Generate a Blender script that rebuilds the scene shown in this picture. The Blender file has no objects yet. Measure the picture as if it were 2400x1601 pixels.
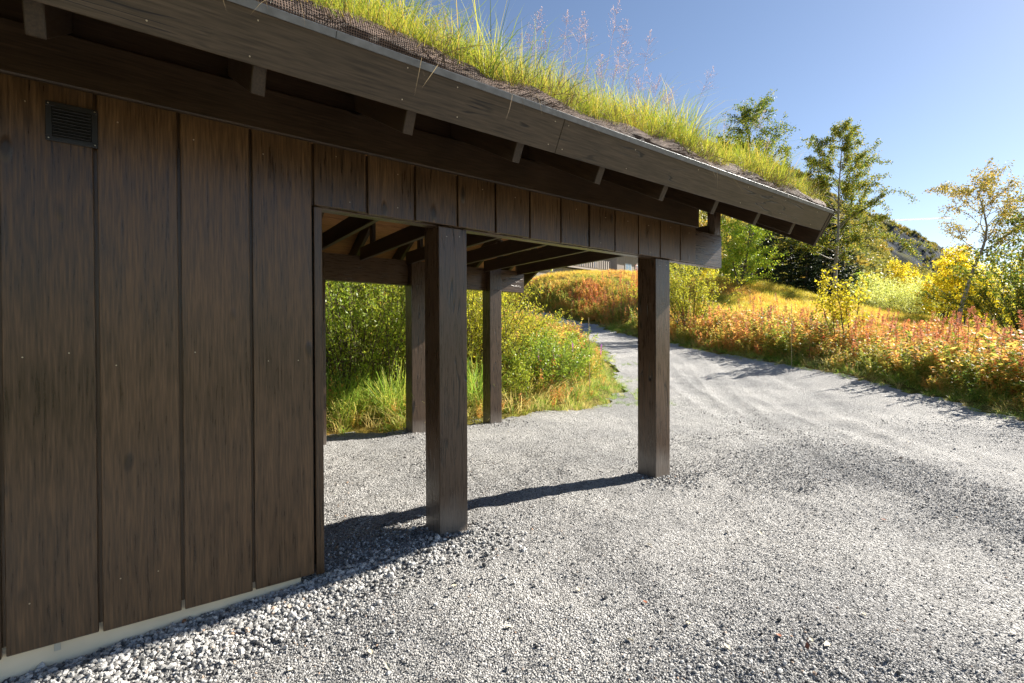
import bpy, bmesh, math, random
import numpy as np
from mathutils import Vector, Matrix

R = math.radians
rng = np.random.default_rng(7)
random.seed(7)
scene = bpy.context.scene
COL = scene.collection

# ------------------------------------------------------------------ camera, sky, sun, exposure
EYE = 1.327
cam_d = bpy.data.cameras.new('camera')
cam_d.sensor_width = 36.0
cam_d.lens = 17.26
cam_d.clip_start = 0.05
cam_d.clip_end = 20000
cam = bpy.data.objects.new('camera', cam_d)
cam.location = (0, 0, EYE)
cam.rotation_euler = (Matrix.Rotation(R(90 - 0.6), 3, 'X') @ Matrix.Rotation(R(-0.2), 3, 'Z')).to_euler()
cam_d.shift_y = 0.0021
COL.objects.link(cam)
scene.camera = cam

SUN_EL = R(31.0)
sun_h = Vector((0.897, 0.443, 0)).normalized()
sun_dir = Vector((sun_h.x * math.cos(SUN_EL), sun_h.y * math.cos(SUN_EL), math.sin(SUN_EL)))
world = bpy.data.worlds.new('World')
scene.world = world
world.use_nodes = True
wn = world.node_tree
bg = wn.nodes['Background']
sky = wn.nodes.new('ShaderNodeTexSky')
sky.sky_type = 'NISHITA'
sky.sun_disc = False
sky.sun_elevation = SUN_EL
sky.sun_rotation = math.atan2(sun_h.x, sun_h.y)
sky.altitude = 300
sky.air_density = 1.0
sky.dust_density = 0.2
sky.ozone_density = 1.4
tint = wn.nodes.new('ShaderNodeMixRGB'); tint.blend_type = 'MULTIPLY'; tint.inputs[0].default_value = 1.0
tint.inputs[2].default_value = (1.02, 0.975, 0.985, 1)
wn.links.new(sky.outputs[0], tint.inputs[1])
wn.links.new(tint.outputs[0], bg.inputs[0])
bg.inputs[1].default_value = 0.0515

sl = bpy.data.lights.new('sun', 'SUN')
sl.energy = 5.0
sl.angle = R(0.53)
sl.color = (1.0, 0.94, 0.84)
so = bpy.data.objects.new('sun', sl)
so.rotation_euler = sun_dir.to_track_quat('Z', 'Y').to_euler()
so.location = (30, 10, 30)
COL.objects.link(so)

vs = scene.view_settings
vs.view_transform = 'Standard'
vs.look = 'None'
vs.exposure = 1.58
vs.gamma = 1.0
vs.use_curve_mapping = False
cy = scene.cycles
cy.use_denoising = True
cy.max_bounces = 6
cy.diffuse_bounces = 3
cy.glossy_bounces = 2
cy.transmission_bounces = 4
cy.transparent_max_bounces = 4
cy.sample_clamp_indirect = 6.0
cy.caustics_reflective = False
cy.caustics_refractive = False

# ------------------------------------------------------------------ small helpers
def tag(o, label=None, cat=None, group=None, kind=None):
    if label: o['label'] = label
    if cat: o['category'] = cat
    if group: o['group'] = group
    if kind: o['kind'] = kind
    return o

def link(name, mesh, parent=None, mat=None):
    o = bpy.data.objects.new(name, mesh)
    COL.objects.link(o)
    if parent: o.parent = parent
    if mat and mesh is not None and not mesh.materials: mesh.materials.append(mat)
    return o

def empty(name, loc=(0, 0, 0), rz=0.0, parent=None):
    o = bpy.data.objects.new(name, None)
    o.empty_display_size = 0.2
    o.location = loc
    o.rotation_euler = (0, 0, rz)
    COL.objects.link(o)
    if parent: o.parent = parent
    return o

def np_mesh(name, V, faces_by_n, mat=None, smooth=False):
    """faces_by_n: list of int arrays (M,k)"""
    me = bpy.data.meshes.new(name)
    V = np.asarray(V, dtype=np.float32)
    me.vertices.add(len(V))
    me.vertices.foreach_set('co', V.ravel())
    faces_by_n = [np.asarray(f, dtype=np.int32) for f in faces_by_n if len(f)]
    nl = sum(f.size for f in faces_by_n)
    npoly = sum(len(f) for f in faces_by_n)
    me.loops.add(nl)
    me.polygons.add(npoly)
    me.loops.foreach_set('vertex_index', np.concatenate([f.ravel() for f in faces_by_n]))
    starts, s = [], 0
    for f in faces_by_n:
        k = f.shape[1]
        starts.append(s + np.arange(len(f)) * k)
        s += f.size
    me.polygons.foreach_set('loop_start', np.concatenate(starts).astype(np.int32))
    if smooth:
        me.polygons.foreach_set('use_smooth', np.ones(npoly, dtype=bool))
    me.update(calc_edges=True)
    if mat: me.materials.append(mat)
    return me

class Geo:
    """collects tubes, leaves and blades as arrays"""
    def __init__(self):
        self.V, self.Q, self.T, self.n = [], [], [], 0
    def add(self, V, Q=None, T=None):
        V = np.asarray(V, dtype=np.float32).reshape(-1, 3)
        if Q is not None and len(Q): self.Q.append(np.asarray(Q) + self.n)
        if T is not None and len(T): self.T.append(np.asarray(T) + self.n)
        self.V.append(V); self.n += len(V)
    def tube(self, pts, rad, k=5):
        pts = np.asarray(pts, float); rad = np.asarray(rad, float)
        m = len(pts)
        t = np.gradient(pts, axis=0)
        t /= np.linalg.norm(t, axis=1)[:, None] + 1e-9
        ref = np.array([0.31, 0.17, 0.93]) if abs(t[0][2]) < 0.9 else np.array([1.0, 0.1, 0.0])
        a = np.cross(t, ref); a /= np.linalg.norm(a, axis=1)[:, None] + 1e-9
        b = np.cross(t, a)
        th = np.arange(k) * 2 * math.pi / k
        ring = a[:, None, :] * np.cos(th)[None, :, None] + b[:, None, :] * np.sin(th)[None, :, None]
        V = pts[:, None, :] + ring * rad[:, None, None]
        i = np.arange(m - 1)[:, None] * k; j = np.arange(k)[None, :]
        j2 = (j + 1) % k
        Q = np.stack([i + j, i + j2, i + k + j2, i + k + j], -1).reshape(-1, 4)
        self.add(V, Q)
    def leaves(self, P, D, N, L, W):
        """one pointed quad for each leaf"""
        P = np.asarray(P, float); D = np.asarray(D, float); N = np.asarray(N, float)
        D = D / (np.linalg.norm(D, axis=1)[:, None] + 1e-9)
        S = np.cross(D, N); S /= np.linalg.norm(S, axis=1)[:, None] + 1e-9
        L = np.broadcast_to(L, (len(P),))[:, None]; W = np.broadcast_to(W, (len(P),))[:, None]
        v0 = P; v1 = P + D * L * 0.45 + S * W * 0.5; v2 = P + D * L; v3 = P + D * L * 0.45 - S * W * 0.5
        V = np.stack([v0, v1, v2, v3], 1).reshape(-1, 3)
        Q = np.arange(len(P) * 4).reshape(-1, 4)
        self.add(V, Q)
    def blades(self, P, H, W, lean, curl):
        """curved grass blades: P roots, H lengths, W widths, lean (n,2) direction*amount, curl amount"""
        n = len(P)
        H = np.broadcast_to(H, (n,)); W = np.broadcast_to(W, (n,))
        lv = np.asarray(lean)
        la = np.linalg.norm(lv, axis=1)
        dirn = lv / (la[:, None] + 1e-9)
        side = np.stack([-dirn[:, 1], dirn[:, 0], np.zeros(n)], 1)
        tw = rng.uniform(-1, 1, n)
        side = side + np.stack([dirn[:, 0], dirn[:, 1], np.zeros(n)], 1) * tw[:, None]
        side /= np.linalg.norm(side, axis=1)[:, None]
        rows = []
        for s, w in ((0, 0.8), (0.4, 1.0), (0.75, 0.65)):
            off = la * s + curl * s * s
            c = P + np.stack([dirn[:, 0] * off * H, dirn[:, 1] * off * H, H * s * (1 - 0.35 * np.clip(off, 0, 1.6) * s)], 1)
            rows.append(c - side * (W * w * 0.5)[:, None]); rows.append(c + side * (W * w * 0.5)[:, None])
        off = la + curl
        tip = P + np.stack([dirn[:, 0] * off * H, dirn[:, 1] * off * H, H * (1 - 0.35 * np.clip(off, 0, 1.6))], 1)
        rows.append(tip)
        V = np.stack(rows, 1).reshape(-1, 3)
        b = np.arange(n)[:, None] * 7
        Q = np.concatenate([b + np.array([[0, 1, 3, 2]]), b + np.array([[2, 3, 5, 4]])], 0)
        T = b + np.array([[4, 5, 6]])
        self.add(V, Q, T)
    def mesh(self, name, mat=None, smooth=False):
        V = np.concatenate(self.V)
        f = []
        if self.Q: f.append(np.concatenate(self.Q))
        if self.T: f.append(np.concatenate(self.T))
        return np_mesh(name, V, f, mat, smooth)

def unit(n):
    v = rng.normal(size=(n, 3))
    return v / np.linalg.norm(v, axis=1)[:, None]

# value noise, vectorised (for relief and outlines, world coordinates)
_perm = np.random.default_rng(3).random((256, 256))
def vnoise(x, y):
    xi = np.floor(x).astype(int); yi = np.floor(y).astype(int)
    fx = x - xi; fy = y - yi
    fx = fx * fx * (3 - 2 * fx); fy = fy * fy * (3 - 2 * fy)
    g = lambda a, b: _perm[a & 255, b & 255]
    return ((g(xi, yi) * (1 - fx) + g(xi + 1, yi) * fx) * (1 - fy) + (g(xi, yi + 1) * (1 - fx) + g(xi + 1, yi + 1) * fx) * fy) * 2 - 1
def fbm(x, y, o=4):
    s, a = 0, 1.0
    for k in range(o):
        s = s + a * vnoise(x * 2 ** k + 17.3 * k, y * 2 ** k + 9.1 * k); a *= 0.5
    return s

# ------------------------------------------------------------------ materials
def new_mat(name):
    m = bpy.data.materials.new(name)
    m.use_nodes = True
    nt = m.node_tree
    for n in list(nt.nodes): nt.nodes.remove(n)
    out = nt.nodes.new('ShaderNodeOutputMaterial')
    return m, nt, out

def nd(nt, t, **kw):
    n = nt.nodes.new(t)
    for k, v in kw.items():
        if k.startswith('i_'):
            n.inputs[int(k[2:]) if k[2:].isdigit() else k[2:]].default_value = v
        else:
            setattr(n, k, v)
    return n

def ramp(nt, stops, interp='LINEAR'):
    r = nt.nodes.new('ShaderNodeValToRGB')
    cr = r.color_ramp
    cr.interpolation = interp
    while len(cr.elements) > 1: cr.elements.remove(cr.elements[-1])
    cr.elements[0].position = stops[0][0]; cr.elements[0].color = (*stops[0][1], 1)
    for p, c in stops[1:]:
        e = cr.elements.new(p); e.color = (*c, 1)
    return r

def wood(name, dark, light, rough=0.36, grain=1.0, spec=0.5, knots=True, bump=0.35, ior=1.5, checks=False, dusty=False):
    m, nt, out = new_mat(name)
    L = nt.links.new
    tc = nd(nt, 'ShaderNodeTexCoord'); oi = nd(nt, 'ShaderNodeObjectInfo')
    off = nd(nt, 'ShaderNodeVectorMath', operation='SCALE'); off.inputs[0].default_value = (37.1, 91.7, 53.3)
    L(oi.outputs['Random'], off.inputs['Scale'])
    ad = nd(nt, 'ShaderNodeVectorMath', operation='ADD')
    L(tc.outputs['Object'], ad.inputs[0]); L(off.outputs[0], ad.inputs[1])
    def mp(s):
        k = nd(nt, 'ShaderNodeMapping'); k.inputs['Scale'].default_value = s
        L(ad.outputs[0], k.inputs[0]); return k
    n1 = nd(nt, 'ShaderNodeTexNoise'); n1.inputs['Scale'].default_value = 1.0; n1.inputs['Detail'].default_value = 7; n1.inputs['Distortion'].default_value = 1.4
    L(mp((0.55, 15, 15)).outputs[0], n1.inputs['Vector'])
    n2 = nd(nt, 'ShaderNodeTexNoise'); n2.inputs['Scale'].default_value = 1.0; n2.inputs['Detail'].default_value = 3; n2.inputs['Distortion'].default_value = 0.2
    L(mp((7, 120, 120)).outputs[0], n2.inputs['Vector'])
    n3 = nd(nt, 'ShaderNodeTexNoise'); n3.inputs['Scale'].default_value = 2.2; n3.inputs['Detail'].default_value = 3
    L(ad.outputs[0], n3.inputs['Vector'])
    mix = nd(nt, 'ShaderNodeMix', data_type='FLOAT'); mix.inputs[0].default_value = 0.72 * grain
    L(n1.outputs[0], mix.inputs[2]); L(n2.outputs[0], mix.inputs[3])
    mix2 = nd(nt, 'ShaderNodeMix', data_type='FLOAT'); mix2.inputs[0].default_value = 0.22
    L(mix.outputs[0], mix2.inputs[2]); L(n3.outputs[0], mix2.inputs[3])
    tw_ = nd(nt, 'ShaderNodeMath', operation='MULTIPLY_ADD'); L(oi.outputs['Random'], tw_.inputs[0]); tw_.inputs[1].default_value = 0.07; tw_.inputs[2].default_value = -0.035
    ts_ = nd(nt, 'ShaderNodeMath', operation='ADD'); L(tw_.outputs[0], ts_.inputs[0]); L(mix2.outputs[0], ts_.inputs[1])
    mid = tuple(a_ * .55 + b_ * .45 for a_, b_ in zip(dark, light))
    rp = ramp(nt, [(0.30, dark), (0.50, mid), (0.70, light)])
    L(ts_.outputs[0], rp.inputs[0])
    colour = rp.outputs[0]
    hsum = mix.outputs[0]
    if knots:
        vo = nd(nt, 'ShaderNodeTexVoronoi'); vo.inputs['Scale'].default_value = 1.0; vo.inputs['Randomness'].default_value = 1.0
        wob = nd(nt, 'ShaderNodeMixRGB', blend_type='ADD'); wob.inputs[0].default_value = 0.30
        L(mp((2.0, 5.2, 5.2)).outputs[0], wob.inputs[1]); L(n3.outputs['Color'], wob.inputs[2])
        L(wob.outputs[0], vo.inputs['Vector'])
        kr = nd(nt, 'ShaderNodeMapRange', interpolation_type='SMOOTHSTEP'); kr.inputs[1].default_value = 0.05; kr.inputs[2].default_value = 0.13; kr.inputs[3].default_value = 1; kr.inputs[4].default_value = 0
        L(vo.outputs['Distance'], kr.inputs[0])
        sp = nd(nt, 'ShaderNodeSeparateColor'); L(vo.outputs['Color'], sp.inputs[0])
        gt = nd(nt, 'ShaderNodeMath', operation='GREATER_THAN'); gt.inputs[1].default_value = 0.30; L(sp.outputs[0], gt.inputs[0])
        kk = nd(nt, 'ShaderNodeMath', operation='MULTIPLY'); L(kr.outputs[0], kk.inputs[0]); L(gt.outputs[0], kk.inputs[1])
        kf = nd(nt, 'ShaderNodeMath', operation='MULTIPLY'); L(kk.outputs[0], kf.inputs[0]); kf.inputs[1].default_value = 0.7
        mx = nd(nt, 'ShaderNodeMixRGB'); L(kf.outputs[0], mx.inputs[0]); L(rp.outputs[0], mx.inputs[1]); mx.inputs[2].default_value = (*[c * 0.45 for c in dark], 1)
        colour = mx.outputs[0]
        h2 = nd(nt, 'ShaderNodeMath', operation='MULTIPLY_ADD'); L(kk.outputs[0], h2.inputs[0]); h2.inputs[1].default_value = 1.3; L(mix.outputs[0], h2.inputs[2])
        hsum = h2.outputs[0]
    if checks:      # drying cracks along the grain
        n4 = nd(nt, 'ShaderNodeTexNoise'); n4.inputs['Scale'].default_value = 1.0; n4.inputs['Detail'].default_value = 2; n4.inputs['Distortion'].default_value = .4
        L(mp((0.9, 11, 11)).outputs[0], n4.inputs['Vector'])
        c1 = nd(nt, 'ShaderNodeMath', operation='SUBTRACT'); L(n4.outputs[0], c1.inputs[0]); c1.inputs[1].default_value = .53
        c2 = nd(nt, 'ShaderNodeMath', operation='ABSOLUTE'); L(c1.outputs[0], c2.inputs[0])
        c3 = nd(nt, 'ShaderNodeMapRange', interpolation_type='SMOOTHSTEP'); c3.inputs[1].default_value = .004; c3.inputs[2].default_value = .016; c3.inputs[3].default_value = 1; c3.inputs[4].default_value = 0; L(c2.outputs[0], c3.inputs[0])
        c4 = nd(nt, 'ShaderNodeMapRange'); c4.inputs[1].default_value = .50; c4.inputs[2].default_value = .56; L(n3.outputs[0], c4.inputs[0])
        c5 = nd(nt, 'ShaderNodeMath', operation='MULTIPLY'); L(c3.outputs[0], c5.inputs[0]); L(c4.outputs[0], c5.inputs[1])
        mk = nd(nt, 'ShaderNodeMixRGB'); L(c5.outputs[0], mk.inputs[0]); L(colour, mk.inputs[1]); mk.inputs[2].default_value = (*[c * .5 for c in dark], 1)
        colour = mk.outputs[0]
        h3 = nd(nt, 'ShaderNodeMath', operation='MULTIPLY_ADD'); L(c5.outputs[0], h3.inputs[0]); h3.inputs[1].default_value = -1.2; L(hsum, h3.inputs[2]); hsum = h3.outputs[0]
    if dusty:       # gravel dust splashed on the lowest part
        sx_ = nd(nt, 'ShaderNodeSeparateXYZ'); L(tc.outputs['Object'], sx_.inputs[0])
        d1 = nd(nt, 'ShaderNodeMath', operation='MULTIPLY_ADD'); L(n3.outputs[0], d1.inputs[0]); d1.inputs[1].default_value = .5; L(sx_.outputs['X'], d1.inputs[2])
        d2 = nd(nt, 'ShaderNodeMapRange', interpolation_type='SMOOTHSTEP'); d2.inputs[1].default_value = .24; d2.inputs[2].default_value = .48; d2.inputs[3].default_value = .55; d2.inputs[4].default_value = 0; L(d1.outputs[0], d2.inputs[0])
        md_ = nd(nt, 'ShaderNodeMixRGB'); L(d2.outputs[0], md_.inputs[0]); L(colour, md_.inputs[1]); md_.inputs[2].default_value = (.23, .205, .18, 1)
        colour = md_.outputs[0]
    bs = nd(nt, 'ShaderNodeBsdfPrincipled')
    L(colour, bs.inputs['Base Color'])
    rr = nd(nt, 'ShaderNodeMapRange'); rr.inputs[1].default_value = 0.3; rr.inputs[2].default_value = 0.75; rr.inputs[3].default_value = rough - 0.07; rr.inputs[4].default_value = rough + 0.14
    L(mix2.outputs[0], rr.inputs[0]); L(rr.outputs[0], bs.inputs['Roughness'])
    bs.inputs['Specular IOR Level'].default_value = spec; bs.inputs['IOR'].default_value = ior
    bu = nd(nt, 'ShaderNodeBump'); bu.inputs['Strength'].default_value = bump; bu.inputs['Distance'].default_value = 0.004
    L(hsum, bu.inputs['Height']); L(bu.outputs[0], bs.inputs['Normal'])
    L(bs.outputs[0], out.inputs[0])
    return m

def plain(name, col, rough=0.6, metallic=0.0, var=0.25, scale=8.0, bump=0.1, spec=0.5):
    m, nt, out = new_mat(name)
    L = nt.links.new
    tc = nd(nt, 'ShaderNodeTexCoord')
    n = nd(nt, 'ShaderNodeTexNoise'); n.inputs['Scale'].default_value = scale; n.inputs['Detail'].default_value = 6
    L(tc.outputs['Object'], n.inputs['Vector'])
    rp = ramp(nt, [(0.3, tuple(c * (1 - var) for c in col)), (0.7, tuple(min(1, c * (1 + var)) for c in col))])
    L(n.outputs[0], rp.inputs[0])
    bs = nd(nt, 'ShaderNodeBsdfPrincipled')
    L(rp.outputs[0], bs.inputs['Base Color'])
    bs.inputs['Roughness'].default_value = rough; bs.inputs['Metallic'].default_value = metallic
    bs.inputs['Specular IOR Level'].default_value = spec
    if bump:
        bu = nd(nt, 'ShaderNodeBump'); bu.inputs['Strength'].default_value = bump; bu.inputs['Distance'].default_value = 0.01
        L(n.outputs[0], bu.inputs['Height']); L(bu.outputs[0], bs.inputs['Normal'])
    L(bs.outputs[0], out.inputs[0])
    return m

def leafy(name, stops, transl=0.5, rough=0.5, per_object=0.4, spec=0.3, gain=2.0, patch=0.0):
    """leaf colour drawn for each leaf (island) and each plant"""
    m, nt, out = new_mat(name)
    L = nt.links.new
    ge = nd(nt, 'ShaderNodeNewGeometry'); oi = nd(nt, 'ShaderNodeObjectInfo')
    mx = nd(nt, 'ShaderNodeMix', data_type='FLOAT'); mx.inputs[0].default_value = per_object
    L(ge.outputs['Random Per Island'], mx.inputs[2]); L(oi.outputs['Random'], mx.inputs[3])
    if patch:
        nz = nd(nt, 'ShaderNodeTexNoise'); nz.inputs['Scale'].default_value = .28; nz.inputs['Detail'].default_value = 3
        L(oi.outputs['Location'], nz.inputs['Vector'])
        st_ = nd(nt, 'ShaderNodeMapRange'); st_.inputs[1].default_value = .33; st_.inputs[2].default_value = .67; L(nz.outputs[0], st_.inputs[0])
        m2_ = nd(nt, 'ShaderNodeMix', data_type='FLOAT'); m2_.inputs[0].default_value = patch
        L(mx.outputs[0], m2_.inputs[2]); L(st_.outputs[0], m2_.inputs[3]); mx = m2_
    rp = ramp(nt, [(p, tuple(min(.8, c * gain) for c in col)) for p, col in stops]); L(mx.outputs[0], rp.inputs[0])
    bs = nd(nt, 'ShaderNodeBsdfPrincipled'); L(rp.outputs[0], bs.inputs['Base Color'])
    bs.inputs['Roughness'].default_value = rough; bs.inputs['Specular IOR Level'].default_value = spec
    tr = nd(nt, 'ShaderNodeBsdfTranslucent'); L(rp.outputs[0], tr.inputs[0])
    ms = nd(nt, 'ShaderNodeMixShader'); ms.inputs[0].default_value = transl
    L(bs.outputs[0], ms.inputs[1]); L(tr.outputs[0], ms.inputs[2]); L(ms.outputs[0], out.inputs[0])
    return m

M = {}
M['wall'] = wood('dark stained boards', (0.008, 0.0043, 0.0021), (0.150, 0.084, 0.038), rough=0.30, spec=0.5, ior=1.52, bump=0.5)
M['post'] = wood('dark stained posts', (0.012, 0.0066, 0.0038), (0.115, 0.068, 0.038), rough=0.28, bump=0.6, spec=0.5, ior=1.55, checks=True, dusty=True)
M['fascia'] = wood('weathered stained fascia', (0.024, 0.0165, 0.010), (0.120, 0.086, 0.055), rough=0.42, spec=0.4, checks=True)
M['soffit'] = wood('brown underside boards', (0.13, 0.052, 0.017), (0.50, 0.235, 0.085), rough=0.55)
M['truss'] = wood('dark truss timber', (0.014, 0.009, 0.0055), (0.062, 0.039, 0.022), rough=0.42, spec=.35)
M['greywood'] = wood('weathered grey cabin boards', (0.26, 0.21, 0.175), (0.52, 0.45, 0.39), rough=0.7)
M['zinc'] = plain('galvanised drip edge', (0.19, 0.20, 0.215), rough=0.5, metallic=0.6, var=0.2, scale=20)
M['steel'] = plain('screw steel', (0.62, 0.55, 0.42), rough=0.35, metallic=0.9, var=0.1)
M['blackmetal'] = plain('black painted sheet', (0.012, 0.012, 0.013), rough=0.38, var=0.2, scale=15)
M['cement'] = plain('pale cement board', (0.86, 0.73, 0.52), rough=0.85, var=0.08, scale=5, bump=0.05)
M['stonewall'] = plain('grey stone footing', (0.30, 0.28, 0.25), rough=.9, var=.3, scale=3)
M['strip'] = plain('pale cover strip', (0.56, 0.53, 0.44), rough=0.6, var=0.05)
M['bark'] = plain('dark bark', (0.10, 0.085, 0.07), rough=0.85, var=0.5, scale=6, bump=0.6)
M['birchbark'] = plain('birch bark', (0.24, 0.215, 0.185), rough=0.7, var=0.6, scale=4, bump=0.4)
M['twig'] = plain('brown twigs', (0.09, 0.06, 0.04), rough=0.8, var=0.3)
M['straw'] = plain('straw', (0.42, 0.32, 0.17), rough=0.7, var=0.2)

# ------------------------------------------------------------------ the carport frame: u along the wall, v into the building
CA, SA = 0.806, 0.592
S = 3.3
def uv2w(u, v): return CA * u - SA * v, SA * u + CA * v
def w2uv(x, y): return CA * x + SA * y, -SA * x + CA * y

# ------------------------------------------------------------------ terrain height (thin plate through surveyed points)
CP = np.array([
    (-8, -6, -.06), (0, -6, -.08), (0, 0, -.05), (4, 4, 0), (8, 5, 0), (8, -2, 0), (2, 8, 0), (5, 9, .04), (-4, 3, -.05), (-4, 6, 0), (1.5, 5, 0),
    (2.8, 13, .28), (3.64, 20, .92), (3.0, 27, 1.55), (1.46, 33, 2.4), (8.3, 12, .32), (7.59, 18, .74), (6.3, 25, 1.40), (2.08, 36, 2.67), (-3, 41, 3.2), (-10, 46, 4.0),
    (9.4, 12.2, .45), (13, 12, .55), (12, 18, 1.15), (17, 22, 1.5), (11.6, 25, 2.37), (22, 30, 2.3), (19.8, 33, 3.58), (23.8, 38, 4.26), (19.4, 38, 5.5), (15.2, 36, 5.4),
    (24.2, 28, 1.75), (22, 22, 1.2), (15.7, 15, .5), (9.2, 8.5, .06), (20, 50, 6.0), (27, 50, 4.8), (42, 42, 1.5), (52, 62, 1.0), (70, 90, 1.0), (40, 20, .6), (30, 5, .2),
    (5.75, 37, 4.2), (6.8, 44, 7.0), (2.9, 44, 6.8), (11.4, 45, 7.3), (13.6, 42, 6.1), (8.5, 31, 2.7), (6, 56, 7.2), (14, 62, 7.5), (0, 60, 7.2), (30, 80, 7),
    (-2.7, 7.4, .03), (-.3, 8.6, .02), (.9, 9.6, .05), (-3, 9.2, .5), (-6, 10.5, 1.0), (-1.5, 14, 1.4), (.6, 14, .8), (.8, 20, 1.5), (-9, 20, 3), (-3, 25, 2.6), (-1, 32, 2.9), (-12, 35, 5),
    (-22, 20, 4), (-20, 8, 1), (-11, 6, .3), (-20, -10, 0), (18, -10, 0), (-30, 50, 8), (-10, 75, 9), (20, 100, 8), (60, 110, 4), (-40, 100, 12), (100, 60, 0), (100, 0, -1), (-60, 0, 3)], float)
def _tps(r): return np.where(r > 1e-9, r * r * np.log(r + 1e-9), 0)
_d = np.linalg.norm(CP[:, None, :2] - CP[None, :, :2], axis=2)
_n = len(CP)
_A = np.zeros((_n + 3, _n + 3)); _A[:_n, :_n] = _tps(_d) + np.eye(_n) * 2.0
_A[:_n, _n] = 1; _A[:_n, _n + 1:] = CP[:, :2]; _A[_n, :_n] = 1; _A[_n + 1:, :_n] = CP[:, :2].T
_w = np.linalg.solve(_A, np.concatenate([CP[:, 2], np.zeros(3)]))
def smooth(t): t = np.clip(t, 0, 1); return t * t * (3 - 2 * t)
def H0(x, y):
    x = np.asarray(x, float); y = np.asarray(y, float)
    sh = x.shape; x = x.ravel(); y = y.ravel()
    out = np.empty_like(x)
    for i in range(0, len(x), 40000):
        a = x[i:i + 40000]; b = y[i:i + 40000]
        r = np.sqrt((a[:, None] - CP[None, :, 0]) ** 2 + (b[:, None] - CP[None, :, 1]) ** 2)
        out[i:i + 40000] = _tps(r) @ _w[:_n] + _w[_n] + _w[_n + 1] * a + _w[_n + 2] * b
    return out.reshape(sh)
def H(x, y):
    x = np.asarray(x, float); y = np.asarray(y, float)
    u, v = w2uv(x, y)
    h = H0(x, y)
    # the yard round the carport is levelled
    flat = (1 - smooth((y - 5.5) / 4.5)) * (1 - smooth((np.abs(x - 0.5) - 8) / 3))
    near = (1 - smooth((v - 6.6) / 0.7)) * smooth((u + 9) / 2) * (1 - smooth((u - 6.5) / 3)) * smooth((v + 6) / 2)
    flat = np.maximum(flat, near)
    dip = -0.008 - 0.06 * (1 - smooth((u - .5) / 1.2)) - 0.065 * (1 - smooth((u + 0.9) / 1.9)) * (1 - smooth((v - 3.2) / 1.0))
    return h * (1 - flat) + flat * np.where(v > 4.2, 0, dip)

# gravel yard and road outline; unseen back edge pulled in to dim wall reflections
GP = np.array([(-9, -2.5), (-9, 1.5), (-5.2, 4.6), (-3.6, 6.0), (-2.53, 6.85), (-1.4, 7.05), (-.18, 8.0), (.99, 8.95), (1.75, 9.6), (2.5, 11.0), (2.75, 13), (3.35, 17), (3.6, 20), (3.45, 24), (2.8, 28), (1.5, 32.5),
               (-2, 37), (-6, 39), (-6.5, 43), (-1, 40.5), (2.6, 37), (5.0, 31), (6.3, 25), (7.1, 20.5), (7.7, 17), (8.3, 13), (8.4, 10), (8.0, 7.6), (8.6, 3), (9.5, -2.5)], float)
def gravel_sd(x, y):
    """signed distance to the gravel outline, positive outside"""
    x = np.asarray(x, float); y = np.asarray(y, float)
    sh = x.shape; P = np.stack([x.ravel(), y.ravel()], 1)
    best = np.full(len(P), 1e9); inside = np.zeros(len(P), bool)
    for a, b in zip(GP, np.roll(GP, -1, 0)):
        e = b - a; w = P - a
        t = np.clip((w @ e) / (e @ e), 0, 1)
        best = np.minimum(best, np.linalg.norm(w - t[:, None] * e, axis=1))
        c = ((a[1] > P[:, 1]) != (b[1] > P[:, 1])) & (P[:, 0] < (b[0] - a[0]) * (P[:, 1] - a[1]) / (b[1] - a[1] + 1e-12) + a[0])
        inside ^= c
    return np.where(inside, -best, best).reshape(sh)

def gravel_relief(x, y):
    lum = 0.013 * fbm(x * 1.1, y * 1.1, 3) + 0.010 * fbm(x * 5, y * 5, 3) + 0.0055 * vnoise(x * 14, y * 14)
    # wheel ruts that curve from the yard up the road
    rut = 0.0
    for k, o in ((0, 0.0), (1, 1.55), (2, 0.6), (3, 2.2)):
        c = 1.6 + o + 0.28 * y - 0.004 * y * y + 0.25 * np.sin(y * 0.35 + k)
        rut = rut - 0.020 * np.exp(-((x - c) / 0.16) ** 2) + 0.015 * np.exp(-((np.abs(x - c) - 0.28) / 0.09) ** 2)
    return lum + rut * smooth((y - 2.5) / 3)

def grid_mesh(name, xs, ys, hf, mat, keep=None, smooth_=True):
    X, Y = np.meshgrid(xs, ys, indexing='ij')
    Z = hf(X, Y)
    V = np.stack([X, Y, Z], -1).reshape(-1, 3)
    n, m = X.shape
    i = np.arange(n - 1)[:, None] * m; j = np.arange(m - 1)[None, :]
    Q = np.stack([i + j, i + m + j, i + m + j + 1, i + j + 1], -1).reshape(-1, 4)
    if keep is not None:
        C = V[Q].mean(1)
        Q = Q[keep(C[:, 0], C[:, 1])]
        used = np.unique(Q); mp = np.full(len(V), -1); mp[used] = np.arange(len(used))
        V = V[used]; Q = mp[Q]
    return np_mesh(name, V, [Q], mat, smooth_)

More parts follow.
